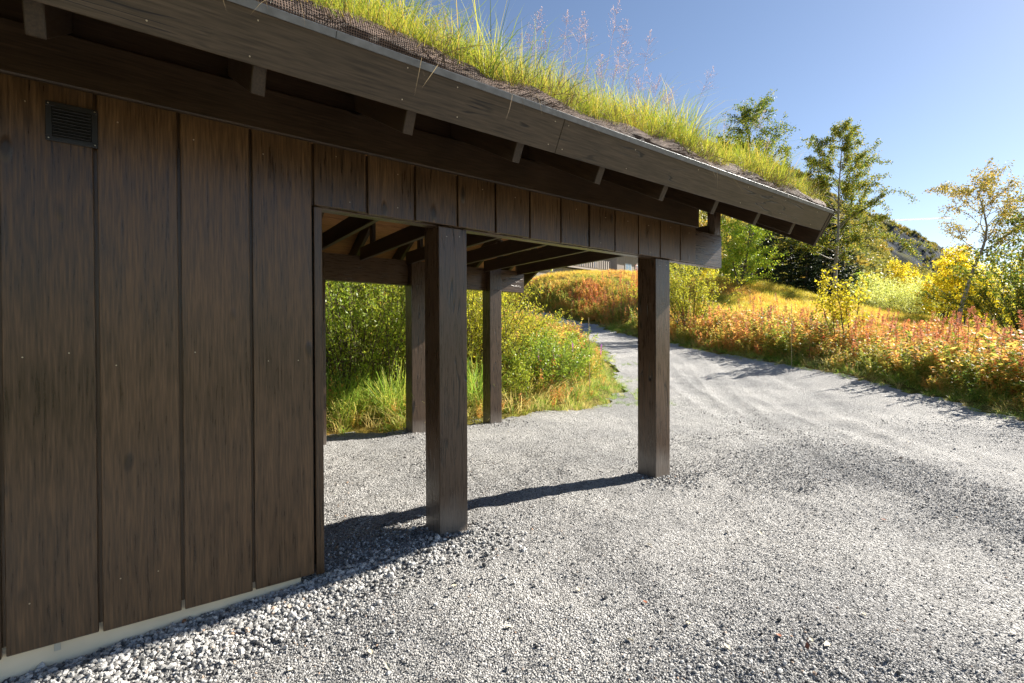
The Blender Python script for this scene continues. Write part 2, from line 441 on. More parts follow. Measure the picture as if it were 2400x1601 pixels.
def gravel_mat():
    m, nt, out = new_mat('crushed grey gravel')
    L = nt.links.new
    tc = nd(nt, 'ShaderNodeTexCoord')
    v1 = nd(nt, 'ShaderNodeTexVoronoi'); v1.inputs['Scale'].default_value = 105
    v2 = nd(nt, 'ShaderNodeTexVoronoi'); v2.inputs['Scale'].default_value = 42
    n1 = nd(nt, 'ShaderNodeTexNoise'); n1.inputs['Scale'].default_value = 140; n1.inputs['Detail'].default_value = 4
    n2 = nd(nt, 'ShaderNodeTexNoise'); n2.inputs['Scale'].default_value = 0.7; n2.inputs['Detail'].default_value = 6
    for n in (v1, v2, n1, n2): L(tc.outputs['Object'], n.inputs['Vector'])
    s1 = nd(nt, 'ShaderNodeSeparateColor'); L(v1.outputs['Color'], s1.inputs[0])
    rp = ramp(nt, [(0.0, (0.20, 0.197, 0.193)), (0.35, (0.40, 0.395, 0.387)), (0.8, (0.60, 0.59, 0.577)), (1.0, (0.74, 0.725, 0.70))])
    L(s1.outputs[0], rp.inputs[0])
    rp2 = ramp(nt, [(0.34, (0.78, 0.78, 0.785)), (0.60, (1.10, 1.09, 1.07))]); L(n2.outputs[0], rp2.inputs[0])
    mu = nd(nt, 'ShaderNodeMixRGB', blend_type='MULTIPLY'); mu.inputs[0].default_value = 1; L(rp.outputs[0], mu.inputs[1]); L(rp2.outputs[0], mu.inputs[2])
    bs = nd(nt, 'ShaderNodeBsdfPrincipled'); L(mu.outputs[0], bs.inputs['Base Color']); bs.inputs['Roughness'].default_value = 0.9; bs.inputs['Specular IOR Level'].default_value = 0.25
    a1 = nd(nt, 'ShaderNodeMath', operation='MULTIPLY_ADD'); L(v2.outputs['Distance'], a1.inputs[0]); a1.inputs[1].default_value = -1.3; L(n1.outputs[0], a1.inputs[2])
    a2 = nd(nt, 'ShaderNodeMath', operation='MULTIPLY_ADD'); L(v1.outputs['Distance'], a2.inputs[0]); a2.inputs[1].default_value = -1.2; L(a1.outputs[0], a2.inputs[2])
    bu = nd(nt, 'ShaderNodeBump'); bu.inputs['Strength'].default_value = 1.0; bu.inputs['Distance'].default_value = 0.022
    L(a2.outputs[0], bu.inputs['Height']); L(bu.outputs[0], bs.inputs['Normal'])
    L(bs.outputs[0], out.inputs[0])
    return m
M['gravel'] = gravel_mat()

def ground_mat():
    m, nt, out = new_mat('meadow earth')
    L = nt.links.new
    tc = nd(nt, 'ShaderNodeTexCoord')
    n1 = nd(nt, 'ShaderNodeTexNoise'); n1.inputs['Scale'].default_value = 0.35; n1.inputs['Detail'].default_value = 8
    n2 = nd(nt, 'ShaderNodeTexNoise'); n2.inputs['Scale'].default_value = 9; n2.inputs['Detail'].default_value = 8
    for n in (n1, n2): L(tc.outputs['Object'], n.inputs['Vector'])
    rp = ramp(nt, [(0.35, (0.085, 0.10, 0.02)), (0.5, (0.16, 0.13, 0.028)), (0.65, (0.22, 0.13, 0.035))]); L(n1.outputs[0], rp.inputs[0])
    rp2 = ramp(nt, [(0.3, (0.55, 0.55, 0.5)), (0.7, (1.3, 1.3, 1.2))]); L(n2.outputs[0], rp2.inputs[0])
    mu = nd(nt, 'ShaderNodeMixRGB', blend_type='MULTIPLY'); mu.inputs[0].default_value = 1; L(rp.outputs[0], mu.inputs[1]); L(rp2.outputs[0], mu.inputs[2])
    bs = nd(nt, 'ShaderNodeBsdfPrincipled'); L(mu.outputs[0], bs.inputs['Base Color']); bs.inputs['Roughness'].default_value = 0.95; bs.inputs['Specular IOR Level'].default_value = 0.1
    bu = nd(nt, 'ShaderNodeBump'); bu.inputs['Strength'].default_value = 0.8; bu.inputs['Distance'].default_value = 0.08
    L(n2.outputs[0], bu.inputs['Height']); L(bu.outputs[0], bs.inputs['Normal'])
    L(bs.outputs[0], out.inputs[0])
    return m
M['ground'] = ground_mat()

def graded(a, b, d0, d1):
    """coordinates from a to b whose step grows from d0 to d1"""
    out, x = [a], a
    while x < b:
        t = (x - a) / (b - a)
        x += d0 + (d1 - d0) * t
        out.append(x)
    return np.array(out)

# the ground: one sheet, fine near the yard and coarse toward the horizon
xs = np.concatenate([-graded(12, 6000, 0.6, 900)[::-1], np.arange(-11.5, 30, 0.5), graded(30, 6000, 0.6, 900)])
ys = np.concatenate([-graded(8, 6000, 0.8, 900)[::-1], np.arange(-7.5, 60, 0.5), graded(60, 6000, 0.8, 900)])
def ground_h(x, y):
    r = np.sqrt(x * x + y * y)
    xc = x * np.minimum(1, 95 / (r + 1e-6)); yc = y * np.minimum(1, 95 / (r + 1e-6))
    h = H(xc, yc)
    far = smooth((r - 80) / 300)
    h = h * (1 - far) + far * (-6)
    sd = gravel_sd(xc, yc)
    return h + np.where((sd < 0.15) & (r < 90), -0.07, 0.0) + 0.03 * fbm(x * 0.8, y * 0.8, 3) * (sd > 0.3)
g_me = grid_mesh('ground', xs, ys, ground_h, M['ground'])
tag(link('ground', g_me), kind='structure')

# the gravel sheet lies on it; finest near the camera
def gkeep(x, y):
    return gravel_sd(x, y) < 0.22 * fbm(x * 1.7, y * 1.7, 3) + 0.05
gx = np.concatenate([np.arange(-9, -4.2, 0.2), np.arange(-4.2, 5.0, 0.035), np.arange(5.0, 10.2, 0.12)])
gy = np.concatenate([np.arange(-5, 1.2, 0.25), np.arange(1.2, 7, 0.035), np.arange(7, 14, 0.08), np.arange(14, 44, 0.3)])
def gh(x, y): return H(x, y) + gravel_relief(x, y)
gr_me = grid_mesh('gravel_road', gx, gy, gh, M['gravel'], gkeep)
tag(link('gravel_road', gr_me), kind='structure')

# ------------------------------------------------------------------ the carport
carport = empty('carport', (0, 0, 0), math.atan2(SA, CA))
tag(carport, 'dark stained wooden carport with sod roof, open bay and square posts', 'carport')

_boxes = {}
def box_mesh(lx, ly, lz, bev, mat):
    key = (round(lx, 4), round(ly, 4), round(lz, 4), bev, mat.name)
    if key in _boxes: return _boxes[key]
    bm = bmesh.new()
    bmesh.ops.create_cube(bm, size=1.0)
    bmesh.ops.scale(bm, vec=(lx, ly, lz), verts=bm.verts)
    bmesh.ops.translate(bm, vec=(lx / 2, ly / 2, lz / 2), verts=bm.verts)
    if bev: bmesh.ops.bevel(bm, geom=list(bm.edges), offset=bev, segments=1, affect='EDGES', profile=0.5)
    me = bpy.data.meshes.new('timber'); bm.to_mesh(me); bm.free()
    me.materials.append(mat)
    _boxes[key] = me
    return me

U, Vv, Z = Vector((1, 0, 0)), Vector((0, 1, 0)), Vector((0, 0, 1))
def timber(name, o, xd, yd, size, mat, bev=0.003, parent=None, roll=0.0):
    xd = Vector(xd); yd = Vector(yd); zd = xd.cross(yd)
    ob = link(name, box_mesh(*size, bev, mat), parent or carport)
    m = Matrix.Identity(4)
    for r_ in range(3):
        m[r_][0] = xd[r_]; m[r_][1] = yd[r_]; m[r_][2] = zd[r_]; m[r_][3] = o[r_]
    ob.matrix_local = m
    return ob

PITCH = math.atan(0.53)
cp_, sp_ = math.cos(PITCH), math.sin(PITCH)
Rn = Vector((0, cp_, sp_)); Nn = Vector((0, -sp_, cp_))          # near slope: up the slope, outward
Rf = Vector((0, -cp_, sp_)); Nf = Vector((0, sp_, cp_))
EV, EZ = 2.231, 2.321
RIDGE_V = 4.67
FEV = 2 * RIDGE_V - EV
AR = (RIDGE_V - EV) / cp_
def near_pt(u, a, s): return Vector((u, EV, EZ)) + Rn * a + Nn * s
def far_pt(u, a, s): return Vector((u, FEV, EZ)) + Rf * a + Nf * s
U0, U1 = -4.2, 5.45
WV = 2.92        # front of the wall boards
ZH = 2.088       # underside of the header
ZT = 2.45        # top of the boards
screws = []      # (parent, local location, axis)

# vertical wall boards, front layer, each with a bottom that steps a little
PB = 0.3146
b_edge = 0.7458
def wall_board(u0, w, z0, z1):
    dz = random.uniform(-0.004, 0.004)
    b = timber('wall_board', (u0 + 0.0075, WV + random.uniform(-.0015, .0015), z0 + dz), Z, U, (z1 - z0 - dz, w - 0.015, 0.022), M['wall'])
    return b
i = 0
u = b_edge - PB
while u > U0:
    b = wall_board(u, PB, -0.012, ZT)
    for zz in (0.22, 1.25, 2.36):
        for yy in (0.07, 0.225):
            screws.append((b, (zz + random.uniform(-.03, .03), yy + random.uniform(-.02, .02), 0.0), 'z'))
    u -= PB
# header boards over the open bay
u = b_edge
while u < 4.40:
    w = min(PB, 4.472 - u)
    b = wall_board(u, w, ZH, ZT)
    for zz in (0.05, 0.29):
        screws.append((b, (zz + random.uniform(-.02, .02), w * 0.5 + random.uniform(-.05, .05), 0.0), 'z'))
    u += PB
# backing boards that show in the gaps
u = b_edge - PB
while u > U0 - PB:
    timber('backing_board', (u - 0.06, WV + 0.0235, 0.015 + random.uniform(0, .01)), Z, U, (ZT - 0.02, 0.12, 0.022), M['wall'])
    u -= PB
u = b_edge
while u < 4.3:
    timber('backing_board', (u - 0.05 if u > 1 else u - 0.01, WV + 0.0235, ZH + 0.004), Z, U, (ZT - ZH - 0.01, 0.11, 0.022), M['wall'])
    u += PB
timber('backing_board', (U0, WV + 0.047, 0.02), U, Vv, (b_edge - U0 + 0.02, 0.012, ZT - 0.05), M['blackmetal'], 0)
# corner board at the side of the bay
timber('corner_board', (b_edge + 0.007, WV + 0.012, -0.03), Z, U, (ZH + 0.03 - 0.003, 0.046, 0.03), M['wall'])
timber('partition_wall', (b_edge + 0.012, WV + 0.047, -0.02), Z, U, (2.4, 0.03, 3.5), M['wall'])
# pale foundation panel and its cover strip
panel = timber('foundation_panel', (U0, WV + 0.034, -0.25), U, Vv, (0.674 - U0, 0.012, 0.30), M['cement'], 0.001)
for uu in (-0.36, -1.6, -2.8):
    timber('cover_strip', (uu, WV + 0.030, -0.055), Z, U, (0.085, 0.022, 0.0035), M['strip'], 0.001)
# frieze, header beam, plates
timber('frieze_board', (U0, WV - 0.034, ZT - 0.012), U, Vv, (4.474 - U0, 0.032, 0.225), M['truss'], 0.006)  # wall stain swapped for darker truss timber to paint in the eave shade
timber('header_beam', (b_edge + 0.06, WV + 0.0475, ZH - 0.002), U, Vv, (5.02 - b_edge - 0.06, 0.0835, 0.35), M['post'], 0.004)
timber('eave_block_board', (U0, WV + 0.01, 2.668), U, Vv, (4.462 - U0, 0.028, 0.19), M['truss'])
timber('far_beam', (-1.0, 6.490, ZH), U, Vv, (5.02 + 1.0, 0.11, 0.35), M['post'], 0.004)
timber('far_wall', (U0, 6.62, 0.0), U, Vv, (1.55 - U0, 0.04, 2.4), M['wall'])
timber('gable_post', (4.90, 2.975, ZH + 0.352), Z, U, (0.40, 0.115, 0.09), M['post'])
timber('gable_post', (4.90, 6.48, ZH + 0.352), Z, U, (0.40, 0.115, 0.09), M['post'])

# square posts, notched at the top for the beam
PW = 0.217
def post_mesh(notch_far):
    bm = bmesh.new()
    def bx(a, b):
        r = bmesh.ops.create_cube(bm, size=1.0)['verts']
        s = [b[k] - a[k] for k in range(3)]
        bmesh.ops.scale(bm, vec=s, verts=r); bmesh.ops.translate(bm, vec=[(a[k] + b[k]) / 2 for k in range(3)], verts=r)
        es = list({e for v in r for e in v.link_edges})
        bmesh.ops.bevel(bm, geom=es, offset=0.006, segments=2, affect='EDGES', profile=0.6)
    # local x is up
    bx((-0.2, 0, 0), (ZH - 0.003, PW, PW))
    if notch_far: bx((ZH - 0.006, 0.0015, 0.0015), (2.42, PW - 0.0015, PW * 0.575))
    else: bx((ZH - 0.006, 0.0015, 0.087), (2.42, PW - 0.0015, PW - 0.0015))
    me = bpy.data.meshes.new('post'); bm.to_mesh(me); bm.free()
    me.materials.append(M['post'])
    return me
def post(u, v, me):
    ob = link('post', me, carport)
    m = Matrix.Identity(4)
    for r_ in range(3):
        m[r_][0] = Z[r_]; m[r_][1] = U[r_]; m[r_][2] = Vv[r_]
    m.translation = (u, v, 0)
    ob.matrix_local = m
    return ob
pn = post_mesh(False); pf = post_mesh(True)
pA = post(1.560, 2.949, pn); pB = post(3.861, 2.949, pn)
for p in (pA, pB):
    screws.append((p, (2.02, 0.06, 0.0), 'z')); screws.append((p, (2.03, 0.16, 0.0), 'z'))
for uu in (1.55, 2.934, 4.247): post(uu, 6.356, pf)
timber('post_shoe', (1.575, 2.937, -0.06), U, Vv, (0.17, 0.02, 0.05), M['stonewall'], 0.003)

# trusses: rafters with tails, ties, webs
RW = 0.052
for k in range(-5, 9):
    ru = 0.3326 + (k - 1) * 0.6552
    if ru < U0: continue
    if ru + RW > U1 - 0.05: continue
    a = timber('rafter', near_pt(ru + RW, 0, 0), Rn, -U, (AR, RW, 0.198), M['truss'], 0.004)
    timber('rafter', far_pt(ru, 0, 0), Rf, U, (AR, RW, 0.198), M['truss'], 0.004)
    if ru > 0.8:
        timber('tie_beam', (ru + 0.001 - 0.004, 3.045, 2.375), Vv, -U, (6.48 - 3.045, 0.048, 0.17), M['truss'])
        for vv in (3.20, 6.02):
            timber('web', (ru - 0.048, vv, 2.40), Z, U, (0.40, 0.045, 0.10), M['truss'])
        timber('king_post', (ru - 0.047, RIDGE_V - 0.06, 2.55), Z, U, (1.0, 0.044, 0.12), M['truss'])
# deck boards on the rafters, both slopes, one by one
RBW = 0.1385
for side, pt, rd, ud in (('n', near_pt, Rn, U), ('f', far_pt, Rf, -U)):
    a = 0.0
    while a < AR - 0.02:
        w = min(RBW, AR - a) - 0.004
        if side == 'n': o = pt(U0, a, 0.2005)
        else: o = pt(U1, a, 0.2005)
        timber('roof_board', o + (Nn if side == 'n' else Nf) * random.uniform(0, .0015), ud, rd, (U1 - U0, w, 0.02), M['soffit'], 0.003)
        a += RBW
# fascia in two lengths, tilted square to the roof
def along_u(name, pt, rd, nd_, u0, u1, a0, th, s0, hgt, mat, bev=0.003):
    o = pt(u0, a0, s0)
    return timber(name, o, U, rd, (u1 - u0, th, hgt), mat, bev)
JU = 1.896
f1 = along_u('fascia_board', near_pt, Rn, Nn, U0, JU - 0.001, -0.030, 0.029, 0.106, 0.205, M['fascia'])
f2 = along_u('fascia_board', near_pt, Rn, Nn, JU + 0.001, U1 - 0.003, -0.030, 0.029, 0.106, 0.205, M['fascia'])
for fb, fu0, us in ((f1, U0, [-0.02, 0.32, 0.93, 1.22, 1.845]), (f2, JU, [0.05, 0.62, 1.30, 2.0, 2.65, 3.3])):
    for q in us:
        x = q - U0 if fb is f1 else q
        for h in (0.035 + random.uniform(-.01, .01), 0.165 + random.uniform(-.01, .01)):
            if random.random() < 0.9: screws.append((fb, (x + random.uniform(-.02, .02), 0.0, h), 'y'))
timber('fascia_board', far_pt(U1 - 0.003, -0.030, 0.106), -U, Rf, (U1 - U0, 0.029, 0.205), M['fascia'])
# drip edge in three lengths
for a_, b_ in ((U0, 0.62), (0.622, 2.9), (2.902, U1 + 0.04)):
    along_u('drip_edge', near_pt, Rn, Nn, a_, b_, -0.040, 0.012, 0.292, 0.030, M['zinc'], 0.001)
    along_u('drip_edge_top', near_pt, Rn, Nn, a_, b_, -0.028, 0.07, 0.3135, 0.004, M['zinc'], 0.001)
# barge boards at the gable, near and far slope, with flashing
timber('barge_board', near_pt(U1 + 0.045, -0.035, -0.05), Rn, -U, (AR + 0.02, 0.045, 0.37), M['truss'], 0.004)
timber('barge_board', far_pt(U1, -0.035, -0.05), Rf, U, (AR + 0.02, 0.045, 0.37), M['truss'], 0.004)
timber('barge_cover', near_pt(U1 + 0.068, -0.038, 0.05), Rn, -U, (AR + 0.02, 0.021, 0.29), M['truss'], 0.003)
timber('barge_cover', far_pt(U1 + 0.047, -0.038, 0.05), Rf, U, (AR + 0.02, 0.021, 0.29), M['truss'], 0.003)
timber('ridge_board', (U0, RIDGE_V - 0.02, EZ + AR * sp_ - 0.02), U, Vv, (U1 - U0, 0.04, 0.2), M['truss'])

# screw heads, small raised discs
bm = bmesh.new()
bmesh.ops.create_cone(bm, cap_ends=True, segments=8, radius1=0.0032, radius2=0.0024, depth=0.0025)
screw_me = bpy.data.meshes.new('screw'); bm.to_mesh(screw_me); bm.free(); screw_me.materials.append(M['steel'])
for par, loc, ax in screws:
    if par.name.startswith('wall_board') and random.random() < .35: continue
    s = link('screw', screw_me, par)
    s.location = Vector(loc) + (Vector((0, 0, -0.0012)) if ax == 'z' else Vector((0, -0.0012, 0)))
    s.rotation_euler = (math.pi, 0, 0) if ax == 'z' else (math.pi / 2, 0, 0)

# ventilation grille on the wall: frame, sloping louvres, four screws
gu0, gu1, gz0, gz1 = -0.361, -0.187, 2.195, 2.365
vent = empty('vent_grille', (gu0, WV - 0.012, gz0), 0, carport)
tag(vent, 'small black metal louvred vent grille')
gw, ghh = gu1 - gu0, gz1 - gz0
def vbox(name, o, s, bev=0.0015, rx=0):
    ob = link(name, box_mesh(*s, bev, M['blackmetal']), vent)
    ob.location = o; ob.rotation_euler = (rx, 0, 0)
    return ob
vbox('back_plate', (0, 0.006, 0), (gw, 0.006, ghh))
vbox('frame_rail', (0, 0, 0), (gw, 0.006, 0.020)); vbox('frame_rail', (0, 0, ghh - 0.020), (gw, 0.006, 0.020))
vbox('frame_stile', (0, 0, 0.0205), (0.022, 0.006, ghh - 0.041)); vbox('frame_stile', (gw - 0.022, 0, 0.0205), (0.022, 0.006, ghh - 0.041))
for k in range(9):
    vbox('louvre', (0.023, -0.006, 0.024 + k * 0.0138), (gw - 0.046, 0.012, 0.0035), 0.001, R(38))
for a_ in (0.010, gw - 0.010):
    for b_ in (0.010, ghh - 0.010):
        s = link('screw', screw_me, vent); s.location = (a_, -0.0015, b_); s.rotation_euler = (math.pi / 2, 0, 0)

# sod: soil body over the deck, the jute netting rolled along the edge, grass
def soil_mat():
    m, nt, out = new_mat('sod soil'); L = nt.links.new
    tc = nd(nt, 'ShaderNodeTexCoord'); n = nd(nt, 'ShaderNodeTexNoise'); n.inputs['Scale'].default_value = 25; n.inputs['Detail'].default_value = 8
    L(tc.outputs['Object'], n.inputs['Vector'])
    rp = ramp(nt, [(0.3, (0.03, 0.018, 0.01)), (0.7, (0.11, 0.085, 0.035))]); L(n.outputs[0], rp.inputs[0])
    bs = nd(nt, 'ShaderNodeBsdfPrincipled'); L(rp.outputs[0], bs.inputs['Base Color']); bs.inputs['Roughness'].default_value = 0.95
    bu = nd(nt, 'ShaderNodeBump'); bu.inputs['Distance'].default_value = 0.03; L(n.outputs[0], bu.inputs['Height']); L(bu.outputs[0], bs.inputs['Normal'])
    L(bs.outputs[0], out.inputs[0]); return m
def net_mat():
    m, nt, out = new_mat('woven jute netting'); L = nt.links.new
    tc = nd(nt, 'ShaderNodeTexCoord')
    mp = nd(nt, 'ShaderNodeMapping'); mp.inputs['Rotation'].default_value = (0, 0, 0)
    L(tc.outputs['UV'], mp.inputs[0])
    w1 = nd(nt, 'ShaderNodeTexWave', wave_type='BANDS', bands_direction='X'); w1.inputs['Scale'].default_value = 30; w1.inputs['Distortion'].default_value = 3.0; w1.inputs['Detail'].default_value = 2
    w2 = nd(nt, 'ShaderNodeTexWave', wave_type='BANDS', bands_direction='Y'); w2.inputs['Scale'].default_value = 30; w2.inputs['Distortion'].default_value = 3.0; w2.inputs['Detail'].default_value = 2
    L(mp.outputs[0], w1.inputs['Vector']); L(mp.outputs[0], w2.inputs['Vector'])
    mx = nd(nt, 'ShaderNodeMath', operation='MAXIMUM'); L(w1.outputs['Fac'], mx.inputs[0]); L(w2.outputs['Fac'], mx.inputs[1])
    n = nd(nt, 'ShaderNodeTexNoise'); n.inputs['Scale'].default_value = 7; n.inputs['Detail'].default_value = 5; L(tc.outputs['Object'], n.inputs['Vector'])
    rp = ramp(nt, [(0.35, (0.022, 0.013, 0.009)), (0.8, (0.17, 0.108, 0.08)), (1.0, (0.27, 0.19, 0.15))]); L(mx.outputs[0], rp.inputs[0])
    rp2 = ramp(nt, [(0.3, (0.35, 0.3, 0.27)), (0.7, (1.2, 1.15, 1.1))]); L(n.outputs[0], rp2.inputs[0])
    mu = nd(nt, 'ShaderNodeMixRGB', blend_type='MULTIPLY'); mu.inputs[0].default_value = 1; L(rp.outputs[0], mu.inputs[1]); L(rp2.outputs[0], mu.inputs[2])
    bs = nd(nt, 'ShaderNodeBsdfPrincipled'); L(mu.outputs[0], bs.inputs['Base Color']); bs.inputs['Roughness'].default_value = 0.85
    bu = nd(nt, 'ShaderNodeBump'); bu.inputs['Strength'].default_value = 0.9; bu.inputs['Distance'].default_value = 0.008; L(mx.outputs[0], bu.inputs['Height']); L(bu.outputs[0], bs.inputs['Normal'])
    L(bs.outputs[0], out.inputs[0]); return m
M['soil'] = soil_mat(); M['net'] = net_mat()

def roof_sheet(name, us, prof, mat, uvs=False):
    """prof(u) -> (k,2) array of (a, s); swept along u on the near slope"""
    rows = []
    for uu in us:
        pr = prof(uu)
        rows.append([tuple(near_pt(uu, a, s)) for a, s in pr])
    V = np.array(rows); n, k = V.shape[:2]
    i = np.arange(n - 1)[:, None] * k; j = np.arange(k - 1)[None, :]
    Q = np.stack([i + j, i + k + j, i + k + j + 1, i + j + 1], -1).reshape(-1, 4)
    me = np_mesh(name, V.reshape(-1, 3), [Q], mat, True)
    if uvs:
        seg = np.concatenate([np.zeros((n, 1)), np.cumsum(np.linalg.norm(np.diff(V, axis=1), axis=2), axis=1)], 1)
        uvv = np.stack([np.repeat(np.asarray(us)[:, None], k, 1), seg], -1).reshape(-1, 2)
        lay = me.uv_layers.new(name='UVMap')
        lay.data.foreach_set('uv', uvv[Q.ravel()].astype(np.float32).ravel())
    return link(name, me, carport)
us = np.arange(U0, U1 + 0.01, 0.03)
def lump(uu):
    return float(fbm(np.array(uu * 2.3), np.array(3.3), 3)), float(fbm(np.array(uu * 4.1), np.array(11.7), 3))
def net_prof(uu):
    l1, l2 = lump(uu)
    hgt = 0.078 + 0.04 * l1; out = 0.012 + 0.024 * l2
    th = np.linspace(0, 1, 13)
    a = 0.02 - out * np.sin(th * math.pi) + 0.26 * th ** 1.8
    s = 0.314 + hgt * np.sin(np.clip(th * 1.25, 0, 1) * math.pi / 2) - 0.03 * np.clip(th - 0.75, 0, 1) * 4
    fold = 0.010 * np.sin(th * 19 + uu * 7 + 3 * l2) * np.sin(th * math.pi)
    return np.stack([a + fold, s + 0.6 * fold], 1)
roof_sheet('jute_netting', us, net_prof, M['net'], True)
def soil_prof(uu):
    l1, l2 = lump(uu + 3)
    a = np.array([0.09, 0.15, 0.25, 0.5, 1.0, 1.8, AR])
    s = np.array([0.23, 0.33, 0.38 + .02 * l1, 0.40 + .02 * l2, 0.40, 0.40, 0.40])
    return np.stack([a, s], 1)
roof_sheet('sod_layer', np.arange(U0, U1 + 0.01, 0.06), soil_prof, M['soil'])
def far_sod():
    V = [tuple(far_pt(q, a, s)) for q in (U0, U1) for a, s in ((0.02, 0.22), (0.05, 0.40), (AR, 0.41))]
    return np_mesh('far_sod_layer', V, [[(0, 1, 4, 3), (1, 2, 5, 4)]], M['soil'])
link('far_sod_layer', far_sod(), carport)
bm = bmesh.new()
vs_ = [bm.verts.new(near_pt(U1 - 0.01, a, s)) for a, s in ((0.08, 0.22), (0.15, 0.34), (0.25, 0.40), (AR, 0.41), (AR, 0.22))]
bm.faces.new(vs_)
me = bpy.data.meshes.new('sod_end'); bm.to_mesh(me); bm.free(); link('sod_end', me, carport, M['soil'])

# ------------------------------------------------------------------ scattering (for stuff only): points with attributes -> instances
_nlib = [0]
def library(meshes, stem):
    c = bpy.data.collections.new(stem + '_forms')
    for k, me in enumerate(meshes):
        o = bpy.data.objects.new('%s_form_%02d' % (stem, k), me)
        c.objects.link(o)
    return c
def scatter(name, pts, rot, scl, idx, lib, parent=None, label=None, cat=None):
    pts = np.asarray(pts, np.float32)
    me = bpy.data.meshes.new(name)
    me.vertices.add(len(pts)); me.vertices.foreach_set('co', pts.ravel())
    a = me.attributes.new('rot', 'FLOAT_VECTOR', 'POINT'); a.data.foreach_set('vector', np.asarray(rot, np.float32).ravel())
    a = me.attributes.new('scl', 'FLOAT', 'POINT'); a.data.foreach_set('value', np.asarray(scl, np.float32).ravel())
    a = me.attributes.new('vi', 'INT', 'POINT'); a.data.foreach_set('value', np.asarray(idx, np.int32).ravel())
    me.update()
    o = link(name, me, parent)
    g = bpy.data.node_groups.new(name + '_scatter', 'GeometryNodeTree')
    g.interface.new_socket('Geometry', in_out='INPUT', socket_type='NodeSocketGeometry')
    g.interface.new_socket('Geometry', in_out='OUTPUT', socket_type='NodeSocketGeometry')
    gi = g.nodes.new('NodeGroupInput'); go = g.nodes.new('NodeGroupOutput')
    ci = g.nodes.new('GeometryNodeCollectionInfo'); ci.inputs['Collection'].default_value = lib
    ci.inputs['Separate Children'].default_value = True; ci.inputs['Reset Children'].default_value = True
    ip = g.nodes.new('GeometryNodeInstanceOnPoints'); ip.inputs['Pick Instance'].default_value = True
    def attr(nm, ty):
        n = g.nodes.new('GeometryNodeInputNamedAttribute'); n.data_type = ty; n.inputs['Name'].default_value = nm
        return [s for s in n.outputs if s.name == 'Attribute' and s.enabled][0]
    er = g.nodes.new('FunctionNodeEulerToRotation')
    g.links.new(attr('rot', 'FLOAT_VECTOR'), er.inputs[0])
    g.links.new(gi.outputs[0], ip.inputs['Points']); g.links.new(ci.outputs[0], ip.inputs['Instance'])
    g.links.new(er.outputs[0], ip.inputs['Rotation']); g.links.new(attr('scl', 'FLOAT'), ip.inputs['Scale']); g.links.new(attr('vi', 'INT'), ip.inputs['Instance Index'])
    g.links.new(ip.outputs[0], go.inputs[0])
    md = o.modifiers.new('scatter', 'NODES'); md.node_group = g
    tag(o, label, cat, None, 'stuff')
    return o
def zrot(n, tilt=0.0):
    return np.stack([rng.normal(0, tilt, n) if tilt else np.zeros(n), rng.normal(0, tilt, n) if tilt else np.zeros(n), rng.uniform(0, 6.283, n)], 1)

# leaf and grass colours
M['roofgrass'] = leafy('sod roof grass', [(0.0, (0.03, 0.06, 0.008)), (0.3, (0.11, 0.15, 0.016)), (0.55, (0.24, 0.25, 0.024)), (0.78, (0.34, 0.27, 0.045)), (1.0, (0.32, 0.14, 0.045))], 0.5, 0.5, 0.35)
M['thatch'] = leafy('dead thatch', [(0.0, (0.05, 0.032, 0.018)), (0.6, (0.16, 0.11, 0.06)), (1.0, (0.30, 0.23, 0.12))], 0.2, 0.7, 0.3, .1, 1.0)
M['panicle'] = leafy('pinkish grass panicle', [(0.0, (0.42, 0.30, 0.28)), (1.0, (0.62, 0.46, 0.42))], 0.5, 0.6, 0.3, .2, 1.15)
M['meadow'] = leafy('meadow grass', [(0.0, (0.08, 0.12, 0.015)), (0.25, (0.22, 0.23, 0.03)), (0.5, (0.40, 0.31, 0.05)), (0.8, (0.46, 0.24, 0.055)), (1.0, (0.40, 0.14, 0.05))], 0.5, 0.5, 0.6, .3, 1.9, .6)
M['vergegrass'] = leafy('green verge grass', [(0.0, (0.05, 0.11, 0.015)), (0.5, (0.15, 0.23, 0.03)), (0.85, (0.34, 0.33, 0.06)), (1.0, (0.50, 0.40, 0.16))], 0.5, 0.5, 0.5)
M['drygrass'] = leafy('dry straw grass', [(0.0, (0.24, 0.22, 0.06)), (0.5, (0.42, 0.33, 0.12)), (1.0, (0.48, 0.28, 0.10))], 0.45, 0.6, 0.5)
M['herb'] = leafy('mixed herbs', [(0.0, (0.035, 0.07, 0.012)), (0.3, (0.11, 0.16, 0.025)), (0.47, (0.27, 0.25, 0.045)), (0.62, (0.40, 0.25, 0.06)), (0.78, (0.44, 0.16, 0.06)), (1.0, (0.36, 0.10, 0.07))], 0.55, 0.5, 0.6, 0.25, 2.0, .22)
M['fireweed'] = leafy('fireweed leaves', [(0.0, (0.12, 0.15, 0.03)), (0.25, (0.38, 0.22, 0.04)), (0.5, (0.52, 0.19, 0.055)), (0.8, (0.48, 0.10, 0.05)), (1.0, (0.34, 0.05, 0.045))], 0.55, 0.5, 0.55, 0.25)
M['fireweed_top'] = leafy('fireweed seed spikes', [(0.0, (0.34, 0.11, 0.05)), (0.6, (0.36, 0.16, 0.085)), (1.0, (0.30, 0.075, 0.06))], 0.45, 0.6, 0.4, .2, 1.5)
M['bloom'] = leafy('magenta bloom', [(0.0, (0.55, 0.06, 0.42)), (1.0, (0.65, 0.16, 0.52))], 0.4, 0.5, 0.3)
M['willow'] = leafy('green willow leaves', [(0.0, (0.07, 0.13, 0.015)), (0.4, (0.20, 0.29, 0.03)), (0.75, (0.36, 0.40, 0.04)), (1.0, (0.48, 0.42, 0.05))], 0.5, 0.42, 0.45, 0.4, 1.25)
